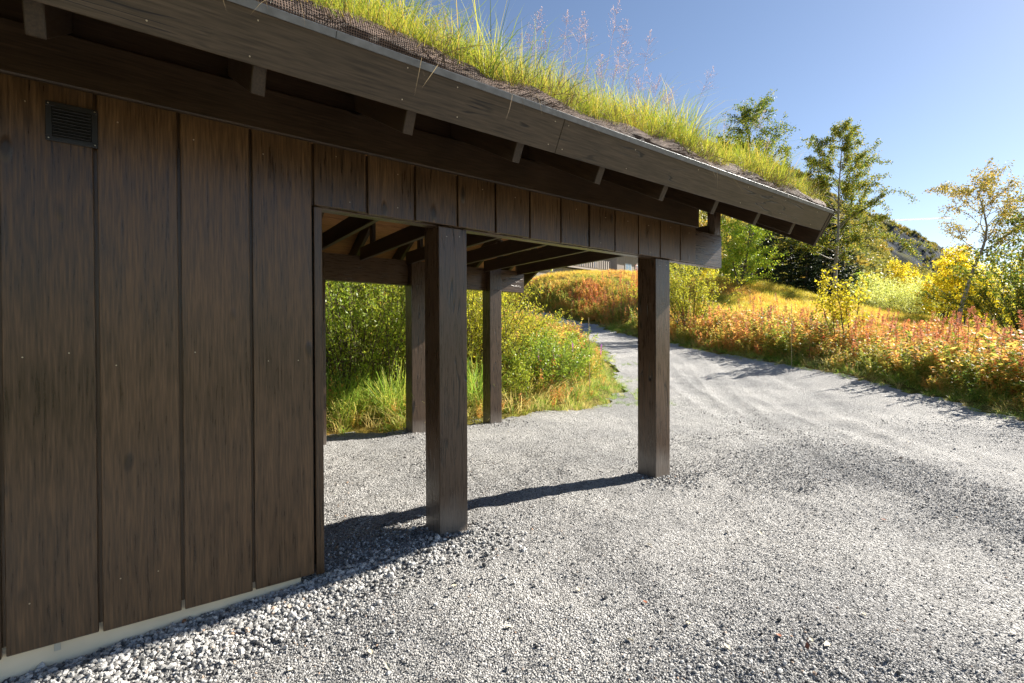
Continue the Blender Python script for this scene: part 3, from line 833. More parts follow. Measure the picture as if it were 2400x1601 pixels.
M['willow_yellow'] = leafy('yellowing willow leaves', [(0.0, (0.12, 0.16, 0.02)), (0.4, (0.34, 0.33, 0.03)), (0.8, (0.46, 0.41, 0.03)), (1.0, (0.48, 0.34, 0.03))], 0.5, 0.5, 0.4, .2, 1.5)
M['willow_pale'] = leafy('pale willow leaves', [(0.0, (0.18, 0.22, 0.06)), (0.5, (0.38, 0.40, 0.10)), (1.0, (0.52, 0.48, 0.14))], 0.5, 0.45, 0.25)
M['birch_green'] = leafy('green birch leaves', [(0.0, (0.045, 0.085, 0.014)), (0.5, (0.12, 0.16, 0.025)), (0.85, (0.28, 0.25, 0.03)), (1.0, (0.42, 0.29, 0.03))], 0.5, 0.55, 0.2, .12, 1.4)
M['birch_bush'] = leafy('fresh green birch leaves', [(0.0, (0.07, 0.13, 0.015)), (0.5, (0.20, 0.27, 0.025)), (1.0, (0.36, 0.36, 0.03))], 0.5, 0.4, 0.2)
M['birch_yellow'] = leafy('yellow birch leaves', [(0.0, (0.17, 0.18, 0.02)), (0.4, (0.40, 0.34, 0.025)), (0.8, (0.56, 0.42, 0.025)), (1.0, (0.56, 0.30, 0.02))], 0.5, 0.5, 0.3, .2, 1.6)
M['birch_gold'] = leafy('golden birch leaves', [(0.0, (0.28, 0.22, 0.02)), (0.4, (0.52, 0.36, 0.02)), (0.8, (0.60, 0.34, 0.02)), (1.0, (0.52, 0.20, 0.02))], 0.5, 0.42, 0.3)
M['birch_thin'] = leafy('thin bronze birch leaves', [(0.0, (0.10, 0.10, 0.025)), (0.4, (0.22, 0.19, 0.04)), (0.8, (0.33, 0.25, 0.045)), (1.0, (0.34, 0.17, 0.03))], 0.45, 0.55, 0.1, .12, 1.6)
M['spruce'] = leafy('dark spruce needles', [(0.0, (0.012, 0.024, 0.010)), (0.6, (0.028, 0.048, 0.018)), (1.0, (0.055, 0.075, 0.025))], 0.12, 0.55, 0.3, 0.3, 1.3)

# ------------------------------------------------------------------ roof grass
def tuft(n, h0, h1, w, spread, lean=0.35, curl=0.5, mat=None, name='grass_tuft'):
    g = Geo()
    ang = rng.uniform(0, 6.283, n); rr = spread * np.sqrt(rng.random(n))
    P = np.stack([rr * np.cos(ang), rr * np.sin(ang), np.zeros(n)], 1)
    la = np.abs(rng.normal(0, lean, n)) + 0.05
    da = ang + rng.normal(0, 0.9, n)
    g.blades(P, rng.uniform(h0, h1, n), w * rng.uniform(0.6, 1.3, n), np.stack([np.cos(da) * la, np.sin(da) * la], 1), np.abs(rng.normal(0, curl, n)))
    return g.mesh(name, mat)
def panicle(h):
    """a tall thin culm with an open, hair-fine flower head"""
    g = Geo()
    lean = rng.uniform(-0.18, 0.18, 2)
    t = np.linspace(0, 1, 7)
    pts = np.stack([lean[0] * h * t ** 2, lean[1] * h * t ** 2, h * t], 1)
    g.tube(pts, 0.0011 * (1.2 - t * 0.8), 3)
    n = 34
    for k in range(n):
        f = rng.uniform(0.66, 1.0); p = np.array([lean[0] * h * f * f, lean[1] * h * f * f, h * f])
        a = rng.uniform(0, 6.283); L = (1.03 - f) * h * rng.uniform(0.25, 0.55)
        q = p + np.array([math.cos(a) * L, math.sin(a) * L, L * rng.uniform(0.3, 1.0)])
        g.tube([p, q], [0.0005, 0.0003], 3)
        m_ = 4
        P = p + (q - p) * rng.uniform(0.5, 1.05, (m_, 1))
        g.leaves(P, unit(m_) + np.array([0, 0, 0.5]), unit(m_), 0.006, 0.0028)
    return g.mesh('panicle', M['panicle'])
lib_roof = library([tuft(22, .07, .24, .0034, .06, .45, .5, M['roofgrass']) for _ in range(5)] +
                   [tuft(15, .16, .46, .0038, .05, .28, .55, M['roofgrass']) for _ in range(4)] +
                   [panicle(h) for h in (.42, .50, .55, .6)] +
                   [tuft(9, .05, .16, .0030, .03, .7, .8, M['thatch']) for _ in range(4)], 'roof_grass')
def roof_points(n, a0, a1, u0=U0 + .02, u1=U1 - .02, pw=1.0):
    uu = rng.uniform(u0, u1, n); aa = a0 + (a1 - a0) * rng.random(n) ** pw
    P = np.array([near_pt(float(p), float(q), 0.345 + .045 * smooth((q - .06) / .2)) for p, q in zip(uu, aa)])
    return P, uu, aa
P1, u1_, a1_ = roof_points(2600, 0.075, 0.95, pw=1.4)
dens = 0.5 + 0.5 * vnoise(u1_ * 2.1, a1_ * 2 + 5)
sc1 = (0.45 + 0.85 * dens ** 1.5) * (1 - .3 * smooth((u1_ - 3.0) / 2.4)) * rng.uniform(.7, 1.15, len(P1))
idx1 = np.where(rng.random(len(P1)) < 0.15 + 0.45 * dens, rng.integers(5, 9, len(P1)), rng.integers(0, 5, len(P1)))
P2, u2_, a2_ = roof_points(2600, 0.9, AR)
P3, _, _ = roof_points(34, 0.2, 0.8)
P4, _, _ = roof_points(26, 0.2, 0.6, 1.9, 3.4)
Pa = np.concatenate([P1, P2, P3, P4])
ia = np.concatenate([idx1, rng.integers(0, 9, len(P2)), rng.integers(9, 13, len(P3) + len(P4))])
sa = np.concatenate([sc1, rng.uniform(.7, 1.2, len(P2)), rng.uniform(.7, 1.25, len(P3) + len(P4))])
ra = zrot(len(Pa), 0.13); ra[:, 0] += 0.12
nt_ = 300
ut_ = rng.uniform(U0 + .05, U1 - .05, nt_); at_ = rng.uniform(0.0, .16, nt_)
Pt = np.array([near_pt(float(p), float(q), .335 + .55 * float(q) + rng.uniform(-.01, .02)) for p, q in zip(ut_, at_)])
rt = np.stack([rng.uniform(.2, 1.35, nt_), rng.normal(0, .35, nt_), rng.normal(0, .5, nt_)], 1)
Pa = np.concatenate([Pa, Pt]); ra = np.concatenate([ra, rt]); sa = np.concatenate([sa, rng.uniform(.6, 1.2, nt_)]); ia = np.concatenate([ia, rng.integers(13, 17, nt_)])
scatter('roof_grass', Pa, ra, sa, ia, lib_roof, carport)

# ------------------------------------------------------------------ gravel stones
def stone(seed, flat=0.7):
    r_ = np.random.default_rng(seed)
    bm = bmesh.new()
    bmesh.ops.create_icosphere(bm, subdivisions=1, radius=1.0)
    for v in bm.verts:
        v.co *= r_.uniform(0.68, 1.15)
        v.co.z *= flat
    # chop two facets
    for _ in range(3):
        nrm = Vector(r_.normal(size=3)).normalized()
        for v in bm.verts:
            d = v.co.dot(nrm)
            if d > 0.55: v.co -= nrm * (d - 0.55)
    me = bpy.data.meshes.new('stone'); bm.to_mesh(me); bm.free()
    me.materials.append(M['stone'])
    return me
def stone_mat():
    m, nt, out = new_mat('grey stone chips'); L = nt.links.new
    oi = nd(nt, 'ShaderNodeObjectInfo'); tc = nd(nt, 'ShaderNodeTexCoord')
    n = nd(nt, 'ShaderNodeTexNoise'); n.inputs['Scale'].default_value = 3; n.inputs['Detail'].default_value = 5; L(tc.outputs['Object'], n.inputs['Vector'])
    rp = ramp(nt, [(0.0, (0.055, 0.055, 0.055)), (0.12, (0.13, 0.129, 0.127)), (0.35, (0.27, 0.267, 0.26)), (0.7, (0.42, 0.413, 0.40)), (0.97, (0.62, 0.605, 0.58)), (0.985, (0.48, 0.38, 0.30)), (1.0, (0.40, 0.27, 0.19))]); L(oi.outputs['Random'], rp.inputs[0])
    rp2 = ramp(nt, [(0.3, (0.75, 0.75, 0.76)), (0.7, (1.2, 1.2, 1.18))]); L(n.outputs[0], rp2.inputs[0])
    mu = nd(nt, 'ShaderNodeMixRGB', blend_type='MULTIPLY'); mu.inputs[0].default_value = 1; L(rp.outputs[0], mu.inputs[1]); L(rp2.outputs[0], mu.inputs[2])
    bs = nd(nt, 'ShaderNodeBsdfPrincipled'); L(mu.outputs[0], bs.inputs['Base Color']); bs.inputs['Roughness'].default_value = 0.8; bs.inputs['Specular IOR Level'].default_value = 0.3
    L(bs.outputs[0], out.inputs[0]); return m
M['stone'] = stone_mat()
lib_st = library([stone(k) for k in range(10)], 'stone')
def in_view(x, y, pad=0.25): return (y > 0.6) & (np.abs(x) < 1.09 * y + pad)
def gravel_pts(n, y0, y1, pw):
    y = y0 + (y1 - y0) * rng.random(n) ** pw
    x = rng.uniform(-1.3, 1.3, n) * y
    return x, y
# fine grit
x, y = gravel_pts(900000, 1.0, 9.5, 1.9)
u, v = w2uv(x, y)
ok = (gravel_sd(x, y) < -0.05) & ~((v > 2.93) & (u < 0.75)) & (x < 1.15 * y + .4) & (x > -1.15 * y - .4)
patch = fbm(x * .8 + 4, y * .8, 4)
ok &= rng.random(len(x)) < (1 - smooth((y - 4) / 5.5)) * np.clip(.62 + .75 * patch, .12, 1)
x, y = x[ok], y[ok]
r = 0.0022 * np.exp(rng.normal(0, 0.45, len(x))) * (1 + 0.06 * np.clip(y - 2, 0, 8)) * (1 + .4 * smooth(patch[ok] * 1.5))
z = gh(x, y) + r * 0.4
scatter('fine_gravel', np.stack([x, y, z], 1), np.stack([rng.normal(0, .5, len(x)), rng.normal(0, .5, len(x)), rng.uniform(0, 6.28, len(x))], 1), r, rng.integers(0, 10, len(x)), lib_st, None, 'fine grey gravel grit covering the yard', 'gravel')
# coarse chips along the wall foot, round the posts and in one heap in front
n = 21000
uu = rng.uniform(-2.6, 1.3, n); vv = 2.955 - np.abs(rng.normal(0, 1, n)) * (.17 + .30 * smooth((.9 - uu) / 1.6))
keepp = rng.random(n) < np.clip(1.25 - smooth((uu - 0.2) / 1.3), 0.05, 1)
uu, vv = uu[keepp], vv[keepp]
xa, ya = uv2w(uu, vv)
pc = [(1.67, 2.82, .22, 900), (3.97, 2.95, .2, 600), (1.2, 3.0, .26, 700), (3.04, 6.4, .25, 300), (4.36, 6.4, .25, 300), (0.75, 2.9, .2, 500)]
xs_, ys_ = [xa], [ya]
for a, b, s_, k in pc:
    q = rng.normal(0, s_, (k, 2)); X_, Y_ = uv2w(a + q[:, 0], b + q[:, 1]); xs_.append(X_); ys_.append(Y_)
q = rng.normal(0, 1, (420, 2)); xs_.append(1.05 + .24 * q[:, 0]); ys_.append(1.96 + .10 * q[:, 1])
q = rng.random((1500, 2)); yy = 1.3 + 6 * q[:, 1] ** 1.6; xs_.append((q[:, 0] * 2.2 - 1.1) * yy); ys_.append(yy)
x = np.concatenate(xs_); y = np.concatenate(ys_)
u, v = w2uv(x, y)
ok = ~((v > 2.945) & (u < 0.74)) & (y > 0.4)
x, y = x[ok], y[ok]
r = 0.0095 * np.exp(rng.normal(0, 0.30, len(x)))
r[-1500:] *= 0.6
z = gh(x, y) + r * rng.uniform(0.1, 0.7, len(x))
scatter('coarse_gravel', np.stack([x, y, z], 1), np.stack([rng.normal(0, .6, len(x)), rng.normal(0, .6, len(x)), rng.uniform(0, 6.28, len(x))], 1), r, rng.integers(0, 10, len(x)), lib_st, None, 'coarse pale stone chips banked along the wall foot', 'gravel')

# ------------------------------------------------------------------ plants
def branch_path(p, d, L, n, wob, grav=0.0):
    pts = [np.array(p, float)]; d = np.array(d, float); d /= np.linalg.norm(d)
    for k in range(n):
        d = d + rng.normal(0, wob, 3) + np.array([0, 0, grav]); d /= np.linalg.norm(d)
        pts.append(pts[-1] + d * L / n)
    return np.array(pts)

def birch(h, crown_base, spread, leaf_n, leaf_s, lean=(0, 0), bend=0.05, n_br=26, droop=-0.06, stems=1, open_=0.0, trunk_r=None, upright=0.9, given=None):
    """returns trunk Geo and crown Geo"""
    T, C = Geo(), Geo()
    tips = []
    for s_ in range(stems):
        a0 = rng.uniform(0, 6.283)
        base = np.array([0, 0, -0.25]) + (np.array([math.cos(a0), math.sin(a0), 0]) * 0.12 * (stems > 1))
        dirn = np.array([lean[0], lean[1], 1.0]) + (np.array([math.cos(a0), math.sin(a0), 0]) * rng.uniform(.1, .35) if stems > 1 else 0)
        m = 14
        path = branch_path(base, dirn, h * (1 if stems == 1 else rng.uniform(.8, 1.05)), m, bend, 0.02)
        if given is not None:
            gp = np.array(given, float); q_ = np.linspace(0, len(gp) - 1, m + 1)
            path = np.stack([np.interp(q_, np.arange(len(gp)), gp[:, c]) for c in range(3)], 1)
        r0 = trunk_r or h * 0.011
        rad = r0 * (1.02 - np.linspace(0, 1, m + 1) ** 0.8) + 0.006
        T.tube(path, rad, 7)
        nb = n_br if stems == 1 else max(6, n_br // stems)
        for k in range(nb):
            f = crown_base + (1 - crown_base) * (k + rng.random()) / nb
            f = min(f, 0.985)
            q = f * m; i_ = int(q); p = path[i_] + (path[min(i_ + 1, m)] - path[i_]) * (q - i_)
            ang = k * 2.4 + rng.normal(0, .5)
            shape = (1 - ((f - crown_base) / (1 - crown_base)) ** 1.7 * 0.75) * (0.55 + 0.45 * min(1, (f - crown_base) / 0.25 / (1 - crown_base) + 0.35))
            L = spread * shape * rng.uniform(.65, 1.15)
            d = np.array([math.cos(ang), math.sin(ang), upright * rng.uniform(.55, 1.2)])
            bp = branch_path(p, d, L, 7, .13, -0.02)
            rb = max(0.008, rad[i_] * 0.42)
            T.tube(bp, rb * np.linspace(1, .25, 8), 4)
            for j in range(rng.integers(5, 9)):
                i2 = rng.integers(2, 8)
                d2 = bp[min(i2, 7)] - bp[i2 - 1]; d2 = d2 / np.linalg.norm(d2) + rng.normal(0, .6, 3)
                sp2 = branch_path(bp[min(i2, 7)], d2, L * rng.uniform(.22, .5), 5, .18, droop)
                T.tube(sp2, rb * .3 * np.linspace(1, .3, 6), 3)
                tips.append(sp2)
            tips.append(bp[3:])
    # leaves sit along the twigs
    seg = []
    for t in tips:
        for a, b in zip(t[:-1], t[1:]): seg.append((a, b))
    seg = np.array(seg); ln = np.linalg.norm(seg[:, 1] - seg[:, 0], axis=1)
    w = ln * (rng.random(len(seg)) > open_); w /= w.sum()
    pick = rng.choice(len(seg), leaf_n, p=w)
    P = seg[pick, 0] + (seg[pick, 1] - seg[pick, 0]) * rng.random((leaf_n, 1)) + rng.normal(0, leaf_s * 0.9, (leaf_n, 3))
    D = unit(leaf_n) + np.array([0, 0, -0.6])
    C.leaves(P, D, unit(leaf_n), leaf_s * rng.uniform(.7, 1.35, leaf_n), leaf_s * .72)
    return T, C

def shrub(h, w, stems, leaf_n, leaf_s, narrow=0.45, arch=0.02):
    T, C = Geo(), Geo()
    seg = []
    for s_ in range(stems):
        a = rng.uniform(0, 6.283); t = rng.random() ** .6
        d = np.array([math.cos(a) * t * w / h, math.sin(a) * t * w / h, 1.0])
        b = np.array([math.cos(a) * t * .18 * w, math.sin(a) * t * .18 * w, -0.1])
        L = h * rng.uniform(.7, 1.08) * (1.0 + .15 * t)
        p = branch_path(b, d, L, 8, .09, -arch * t)
        T.tube(p, max(.004, h * .0055) * np.linspace(1, .3, 9), 4)
        for q, r_ in zip(p[2:-1], p[3:]): seg.append((q, r_))
        for j in range(6):
            i2 = rng.integers(2, 9)
            d2 = (p[i2] - p[i2 - 1]); d2 = d2 / np.linalg.norm(d2) + rng.normal(0, .45, 3)
            sp2 = branch_path(p[i2], d2, L * rng.uniform(.12, .3), 4, .15, 0)
            T.tube(sp2, max(.0025, h * .002) * np.linspace(1, .4, 5), 3)
            for q, r_ in zip(sp2[:-1], sp2[1:]): seg.append((q, r_))
    seg = np.array(seg)
    hz = seg[:, 0, 2] / h
    wgt = np.linalg.norm(seg[:, 1] - seg[:, 0], axis=1) * np.clip(hz * 1.6 + .25, .25, 1.2); wgt /= wgt.sum()
    pick = rng.choice(len(seg), leaf_n, p=wgt)
    ax = seg[pick, 1] - seg[pick, 0]; ax /= np.linalg.norm(ax, axis=1)[:, None]
    P = seg[pick, 0] + (seg[pick, 1] - seg[pick, 0]) * rng.random((leaf_n, 1)) + rng.normal(0, leaf_s * .35, (leaf_n, 3))
    D = ax * .6 + unit(leaf_n)
    C.leaves(P, D, unit(leaf_n) + np.array([0, 0, .7]), leaf_s * rng.uniform(.7, 1.4, leaf_n), leaf_s * narrow)
    return T, C

def spruce(h, r0, seed=0):
    T, C = Geo(), Geo()
    t = np.linspace(0, 1, 8)
    T.tube(np.stack([0 * t, 0 * t, h * t - .2], 1), h * .014 * (1.05 - t), 7)
    P, D, L_, W_ = [], [], [], []
    z = h * .06
    while z < h * .98:
        f = 1 - z / h
        nb = int(6 + 5 * f)
        for k in range(nb):
            a = rng.uniform(0, 6.283); L = r0 * (f ** .85) * rng.uniform(.7, 1.1) + .08
            d = np.array([math.cos(a), math.sin(a), rng.uniform(-.35, -.05) + .5 * (1 - f)])
            bp = branch_path((0, 0, z + rng.uniform(-.1, .1)), d, L, 5, .07, .03)
            T.tube(bp, .012 * np.linspace(1, .3, 6), 3)
            m = int(10 + 26 * L)
            q = rng.random(m) ** .7; i_ = np.minimum((q * 5).astype(int), 4)
            pp = bp[i_] + (bp[i_ + 1] - bp[i_]) * (q * 5 - i_)[:, None]
            ax = (bp[i_ + 1] - bp[i_]); ax /= np.linalg.norm(ax, axis=1)[:, None]
            side = np.cross(ax, np.array([0, 0, 1.0])) * rng.choice([-1, 1], m)[:, None]
            P.append(pp); D.append(ax * .7 + side * rng.uniform(.2, 1.0, (m, 1)) + np.array([0, 0, -.35]) + rng.normal(0, .15, (m, 3)))
            L_.append(rng.uniform(.16, .34, m)); W_.append(rng.uniform(.05, .085, m))
        z += h * .022 + .03
    P = np.concatenate(P); D = np.concatenate(D)
    C.leaves(P, D, unit(len(P)) + np.array([0, 0, .8]), np.concatenate(L_), np.concatenate(W_))
    return T, C

def plant(name, pair, loc, rz, label, cat, group, tm, cm, names=('trunk', 'crown'), scale=1.0):
    """pair: (trunk mesh, crown mesh)"""
    e = empty(name, loc, rz)
    e.scale = (scale,) * 3
    tag(e, label, cat, group)
    link(names[0], pair[0], e); link(names[1], pair[1], e)
    return e
def meshes(T, C, tm, cm): return T.mesh('trunk', tm, True), C.mesh('crown', cm)
def on_ground(x, y, dz=0.0): return (float(x), float(y), float(H(np.array([x]), np.array([y]))[0]) + dz)
def px(xp, d): return (xp - 1175) / 1127 * d

rng = np.random.default_rng(101)
# tall birch behind the roof corner, birch above the roof, the leaning birch, its neighbour at the edge
mp_ = meshes(*birch(14.6, .22, 4.8, 36000, .12, n_br=52, droop=-.09, open_=.12, trunk_r=.17, upright=.75, given=[(0, 0, -.3), (.1, 0, 3), (.45, 0, 6), (.6, .1, 9), (.9, .1, 12), (1.0, 0, 14.4)]), M['birchbark'], M['birch_green'])
plant('birch_tree', mp_, on_ground(px(1915, 40), 40), 0.4, 'tall slender birch with sparse green crown beyond the roof corner', 'tree', None, None, None)
mp_ = meshes(*birch(14.2, .40, 3.9, 15000, .13, n_br=34, droop=-.03, open_=.1, trunk_r=.15, upright=1.1, given=[(0, 0, -.3), (-.1, 0, 3), (.1, 0, 6), (0, .1, 9), (-.2, .1, 11.5), (.1, 0, 13.6)]), M['bark'], M['birch_green'])
plant('birch_tree', mp_, on_ground(px(1722, 39), 39), 1.4, 'birch whose crown rises above the sod roof grass', 'tree', None, None, None)
rng = np.random.default_rng(33)
mp_ = meshes(*birch(8.2, .42, 3.3, 7500, .095, n_br=26, droop=-.10, open_=.22, trunk_r=.12, upright=.75, given=[(0, 0, -.3), (.23, .05, 1.15), (.62, .1, 2.3), (1.0, .1, 3.45), (1.5, .1, 4.6), (1.75, .15, 5.5), (1.6, .2, 6.5), (1.3, .2, 7.4), (1.5, .2, 7.9)]), M['birchbark'], M['birch_thin'])
plant('birch_tree', mp_, on_ground(px(2195, 26), 26), 0.0, 'bent birch with thin golden leaves leaning over the meadow', 'tree', None, None, None)
rng = np.random.default_rng(34)
mp_ = meshes(*birch(7.6, .2, 3.2, 5200, .13, lean=(-.05, 0), bend=.06, n_br=24, droop=-.08, open_=.2, trunk_r=.13), M['birchbark'], M['birch_green'])
plant('birch_tree', mp_, on_ground(px(2395, 25), 25), 2.2, 'green birch cut off by the edge of the picture beside the bent birch', 'tree', None, None, None)
# round bright green birch and yellow willow beside the post
mp_ = meshes(*birch(5.6, .02, 2.3, 11000, .12, bend=.05, n_br=60, droop=.0, stems=3, upright=1.0), M['bark'], M['birch_bush'])
plant('birch_tree', mp_, on_ground(px(1697, 35), 35), 0.3, 'dense round green birch growing on the meadow crest before the spruces', 'tree', None, None, None)
mp_ = meshes(*shrub(3.3, 1.9, 46, 9000, .085, .55), M['twig'], M['willow_yellow'])
plant('willow_shrub', mp_, on_ground(px(1590, 23), 23), 0.3, 'big yellow willow bush just past the outer carport post', 'shrub', None, None, None, ('stems', 'foliage'))
# small multi-stemmed yellow birch on the verge
rng = np.random.default_rng(35)
mp_ = meshes(*birch(3.0, .40, .72, 1500, .085, bend=.05, n_br=30, droop=.0, stems=5, trunk_r=.018, upright=1.5), M['twig'], M['birch_yellow'])
plant('birch_sapling', mp_, on_ground(px(1945, 15.2), 15.2), 0.2, 'small many-stemmed yellow birch sapling standing in the roadside herbs', 'sapling', None, None, None)
rng = np.random.default_rng(36)
ORD = ['first', 'second', 'third', 'fourth', 'fifth', 'sixth', 'seventh', 'eighth']
def ordinal(spots_, k):
    return ORD[sorted(range(len(spots_)), key=lambda q: spots_[q][0]).index(k)]
# spruces
sp_m = [meshes(*spruce(9.5, 2.3), M['bark'], M['spruce']) for _ in range(3)]
SP = [(1772, 44, .95), (1815, 46, 1.1), (1850, 43.5, .92), (1893, 45, 1.12), (1935, 47, .98), (1745, 50, 1.2), (1865, 52, 1.25)]
for k, (xp, d, s_) in enumerate(SP):
    plant('spruce_tree', sp_m[k % 3], on_ground(px(xp, d), d), k * 1.3, ordinal(SP, k) + ' dark spruce from the round green birch, in the clump under the roof corner', 'tree', 'dark spruces behind the meadow', None, None, ('trunk', 'crown'), s_)
# golden trees near the bent birch
gb = [meshes(*birch(5.2, .12, 1.9, 4200, .13, bend=.05, n_br=40, droop=-.02, stems=2), M['bark'], M['birch_gold']) for _ in range(2)]
SP = [(2165, 31, .95), (2205, 29, .9), (2245, 32, 1.05), (2285, 30, .9), (2150, 36, .8)]
for k, (xp, d, s_) in enumerate(SP):
    plant('golden_birch', gb[k % 2], on_ground(px(xp, d), d), k * 1.7, ordinal(SP, k) + ' golden birch counting rightward in the low group round the bent birch', 'tree', 'golden birches round the bent birch', None, None, ('trunk', 'crown'), s_)
rng = np.random.default_rng(37)
# yellow birch wood behind the meadow
yb = [meshes(*birch(7.5, .15, 2.5, 3600, .2, bend=.05, n_br=34, droop=-.02), M['bark'], M['birch_yellow']) for _ in range(3)] + \
     [meshes(*birch(7.0, .15, 2.4, 3400, .2, bend=.05, n_br=34, droop=-.02), M['bark'], M['birch_bush']) for _ in range(2)]
wood_spots = []
for k in range(64):
    d = rng.uniform(48, 105); xp = rng.uniform(1955, 2420)
    wood_spots.append((px(xp, d), d))
for k in range(14):
    d = rng.uniform(62, 90); wood_spots.append((px(rng.uniform(1450, 1960), d), d))
wood_spots.append((px(2078, 50), 50))
for k, (x_, d) in enumerate(wood_spots):
    plant('wood_birch', yb[int(rng.integers(0, 5))] if k < len(wood_spots) - 1 else yb[0], on_ground(x_, d, -.2), rng.uniform(0, 6.28), 'yellowing birch in the wood beyond the meadow', 'tree', 'yellow birch wood below the mountain', None, None, ('trunk', 'crown'), (.95 if k == len(wood_spots) - 1 else rng.uniform(.5, .78)))
# pale willows at the back of the meadow, dark green shrub at the edge
pw_ = [meshes(*shrub(2.6, 1.9, 34, 4200, .1, .45), M['twig'], M['willow_pale']) for _ in range(2)]
SP = [(2050, 38, 1.0), (2090, 36, .9), (2130, 39, 1.1), (2010, 42, 1.2), (2100, 42, 1.3), (2165, 42, 1.2), (1985, 46, 1.3)]
for k, (xp, d, s_) in enumerate(SP):
    plant('pale_willow', pw_[k % 2], on_ground(px(xp, d), d), k * 1.1, ordinal(SP, k) + ' pale willow bush counting rightward along the back of the meadow', 'shrub', 'pale willows behind the meadow', None, None, ('stems', 'foliage'), s_)
mp_ = meshes(*shrub(3.3, 2.2, 60, 15000, .1, .55), M['twig'], M['birch_green'])
plant('willow_shrub', mp_, on_ground(px(2375, 18.5), 18.5), 1.0, 'dark green bush at the edge of the picture above the roadside herbs', 'shrub', None, None, None, ('stems', 'foliage'))

rng = np.random.default_rng(38)
# the thicket behind the carport
th_ = [meshes(*shrub(2.3, 1.1, 40, 5200, .075, .34, .05), M['twig'], M['willow']) for _ in range(3)]
ty_ = [meshes(*shrub(2.4, 1.0, 34, 4000, .07, .4, .05), M['twig'], M['willow_yellow']) for _ in range(2)]
SP = [(700, 8.6, 1.05), (800, 8.3, .98), (880, 8.6, .9), (760, 9.6, 1.15), (850, 9.9, 1.05), (660, 9.4, 1.2), (1000, 9.3, .85)]
for k, (xp, d, s_) in enumerate(SP):
    plant('willow_shrub', th_[k % 3], on_ground(px(xp, d), d), k * 1.9, ordinal(SP, k) + ' green willow bush from the bay corner in the thicket behind the carport', 'shrub', 'green willows behind the carport', None, None, ('stems', 'foliage'), s_)
SP = [(930, 10.6, 1.1), (1020, 10.4, 1.0), (1085, 9.8, .92), (1140, 10.2, .8), (1165, 11.3, .75), (820, 11.5, 1.3), (960, 12.2, 1.2), (1090, 12.5, .9)]
for k, (xp, d, s_) in enumerate(SP):
    plant('yellow_willow', ty_[k % 2], on_ground(px(xp, d), d), k * 1.9, ordinal(SP, k) + ' yellow-green willow counting rightward at the back of the thicket', 'shrub', 'yellow willows behind the carport', None, None, ('stems', 'foliage'), s_)
lo_ = [meshes(*shrub(1.15, .75, 30, 3000, .055, .42, .03), M['twig'], M['willow']) for _ in range(2)]
SP = [(1210, 9.9, 1.0), (1260, 10.2, 1.0), (1305, 10.7, .9), (1240, 11.2, 1.1), (1330, 11.6, .7), (1180, 9.2, .75), (1290, 12.2, .9)]
for k, (xp, d, s_) in enumerate(SP):
    plant('low_willow', lo_[k % 2], on_ground(px(xp, d), d), k * 2.3, ordinal(SP, k) + ' low green bush counting from the far posts toward the road', 'shrub', 'low bushes beside the road', None, None, ('stems', 'foliage'), s_)

rng = np.random.default_rng(39)
# fireweed: stem, leaves, seed spike
def fireweed(h, flower=False):
    T, C, F = Geo(), Geo(), Geo()
    p = branch_path((0, 0, -.03), (rng.normal(0, .08), rng.normal(0, .08), 1), h, 8, .035, .01)
    T.tube(p, .005 * np.linspace(1, .35, 9), 4)
    n = int(60 * h + 20)
    q = rng.uniform(.12, .80, n); i_ = np.minimum((q * 8).astype(int), 7)
    P = p[i_] + (p[i_ + 1] - p[i_]) * (q * 8 - i_)[:, None]
    a = rng.uniform(0, 6.283, n)
    D = np.stack([np.cos(a), np.sin(a), rng.uniform(-.5, .5, n)], 1)
    C.leaves(P, D, np.array([0, 0, 1.0]) + rng.normal(0, .35, (n, 3)), rng.uniform(.07, .13, n) * (1.15 - .5 * q), rng.uniform(.014, .024, n))
    n = 60
    q = rng.uniform(.74, 1.0, n); i_ = np.minimum((q * 8).astype(int), 7)
    P = p[i_] + (p[i_ + 1] - p[i_]) * (q * 8 - i_)[:, None]
    a = rng.uniform(0, 6.283, n)
    D = np.stack([np.cos(a), np.sin(a), rng.uniform(.3, 1.2, n)], 1)
    if flower: F.leaves(P, D, unit(n), .022, .02)
    else: F.leaves(P, D, unit(n), rng.uniform(.03, .06, n), .011)
    return T.mesh('stem', M['twig']), C.mesh('leaves', M['fireweed']), F.mesh('seed_spike', M['bloom'] if flower else M['fireweed_top'])
fw = [fireweed(h) for h in (.85, .95, 1.05, 1.15, 1.0)]
fl = fireweed(1.05, True)
def put_fireweed(x_, y_, k, s_, label, group, form=None):
    f = form or fw[k % 5]
    e = empty('fireweed', on_ground(x_, y_), rng.uniform(0, 6.28)); e.scale = (s_,) * 3
    tag(e, label, 'fireweed', group)
    link('stem', f[0], e); link('leaves', f[1], e); link('seed_spike', f[2], e)
cnt = 0
tries = 0
while cnt < 150 and tries < 6000:          # along the right side of the road
    tries += 1
    d = 8.3 + 14 * rng.random() ** 1.2; x_ = rng.uniform(5, 20)
    sd = float(gravel_sd(np.array([x_]), np.array([d]))[0])
    if not (0.7 < sd < 4.0) or x_ < 6.6 or x_ > 1.06 * d or rng.random() > 0.35 + .65 * (vnoise(np.array(x_ * .9), np.array(d * .9)) > 0): continue
    put_fireweed(x_, d, cnt, rng.uniform(1.05, 1.5), 'orange-red fireweed stalk in the herb bank along the gravel road', 'fireweed on the bank beside the road'); cnt += 1
cnt = 0; tries = 0
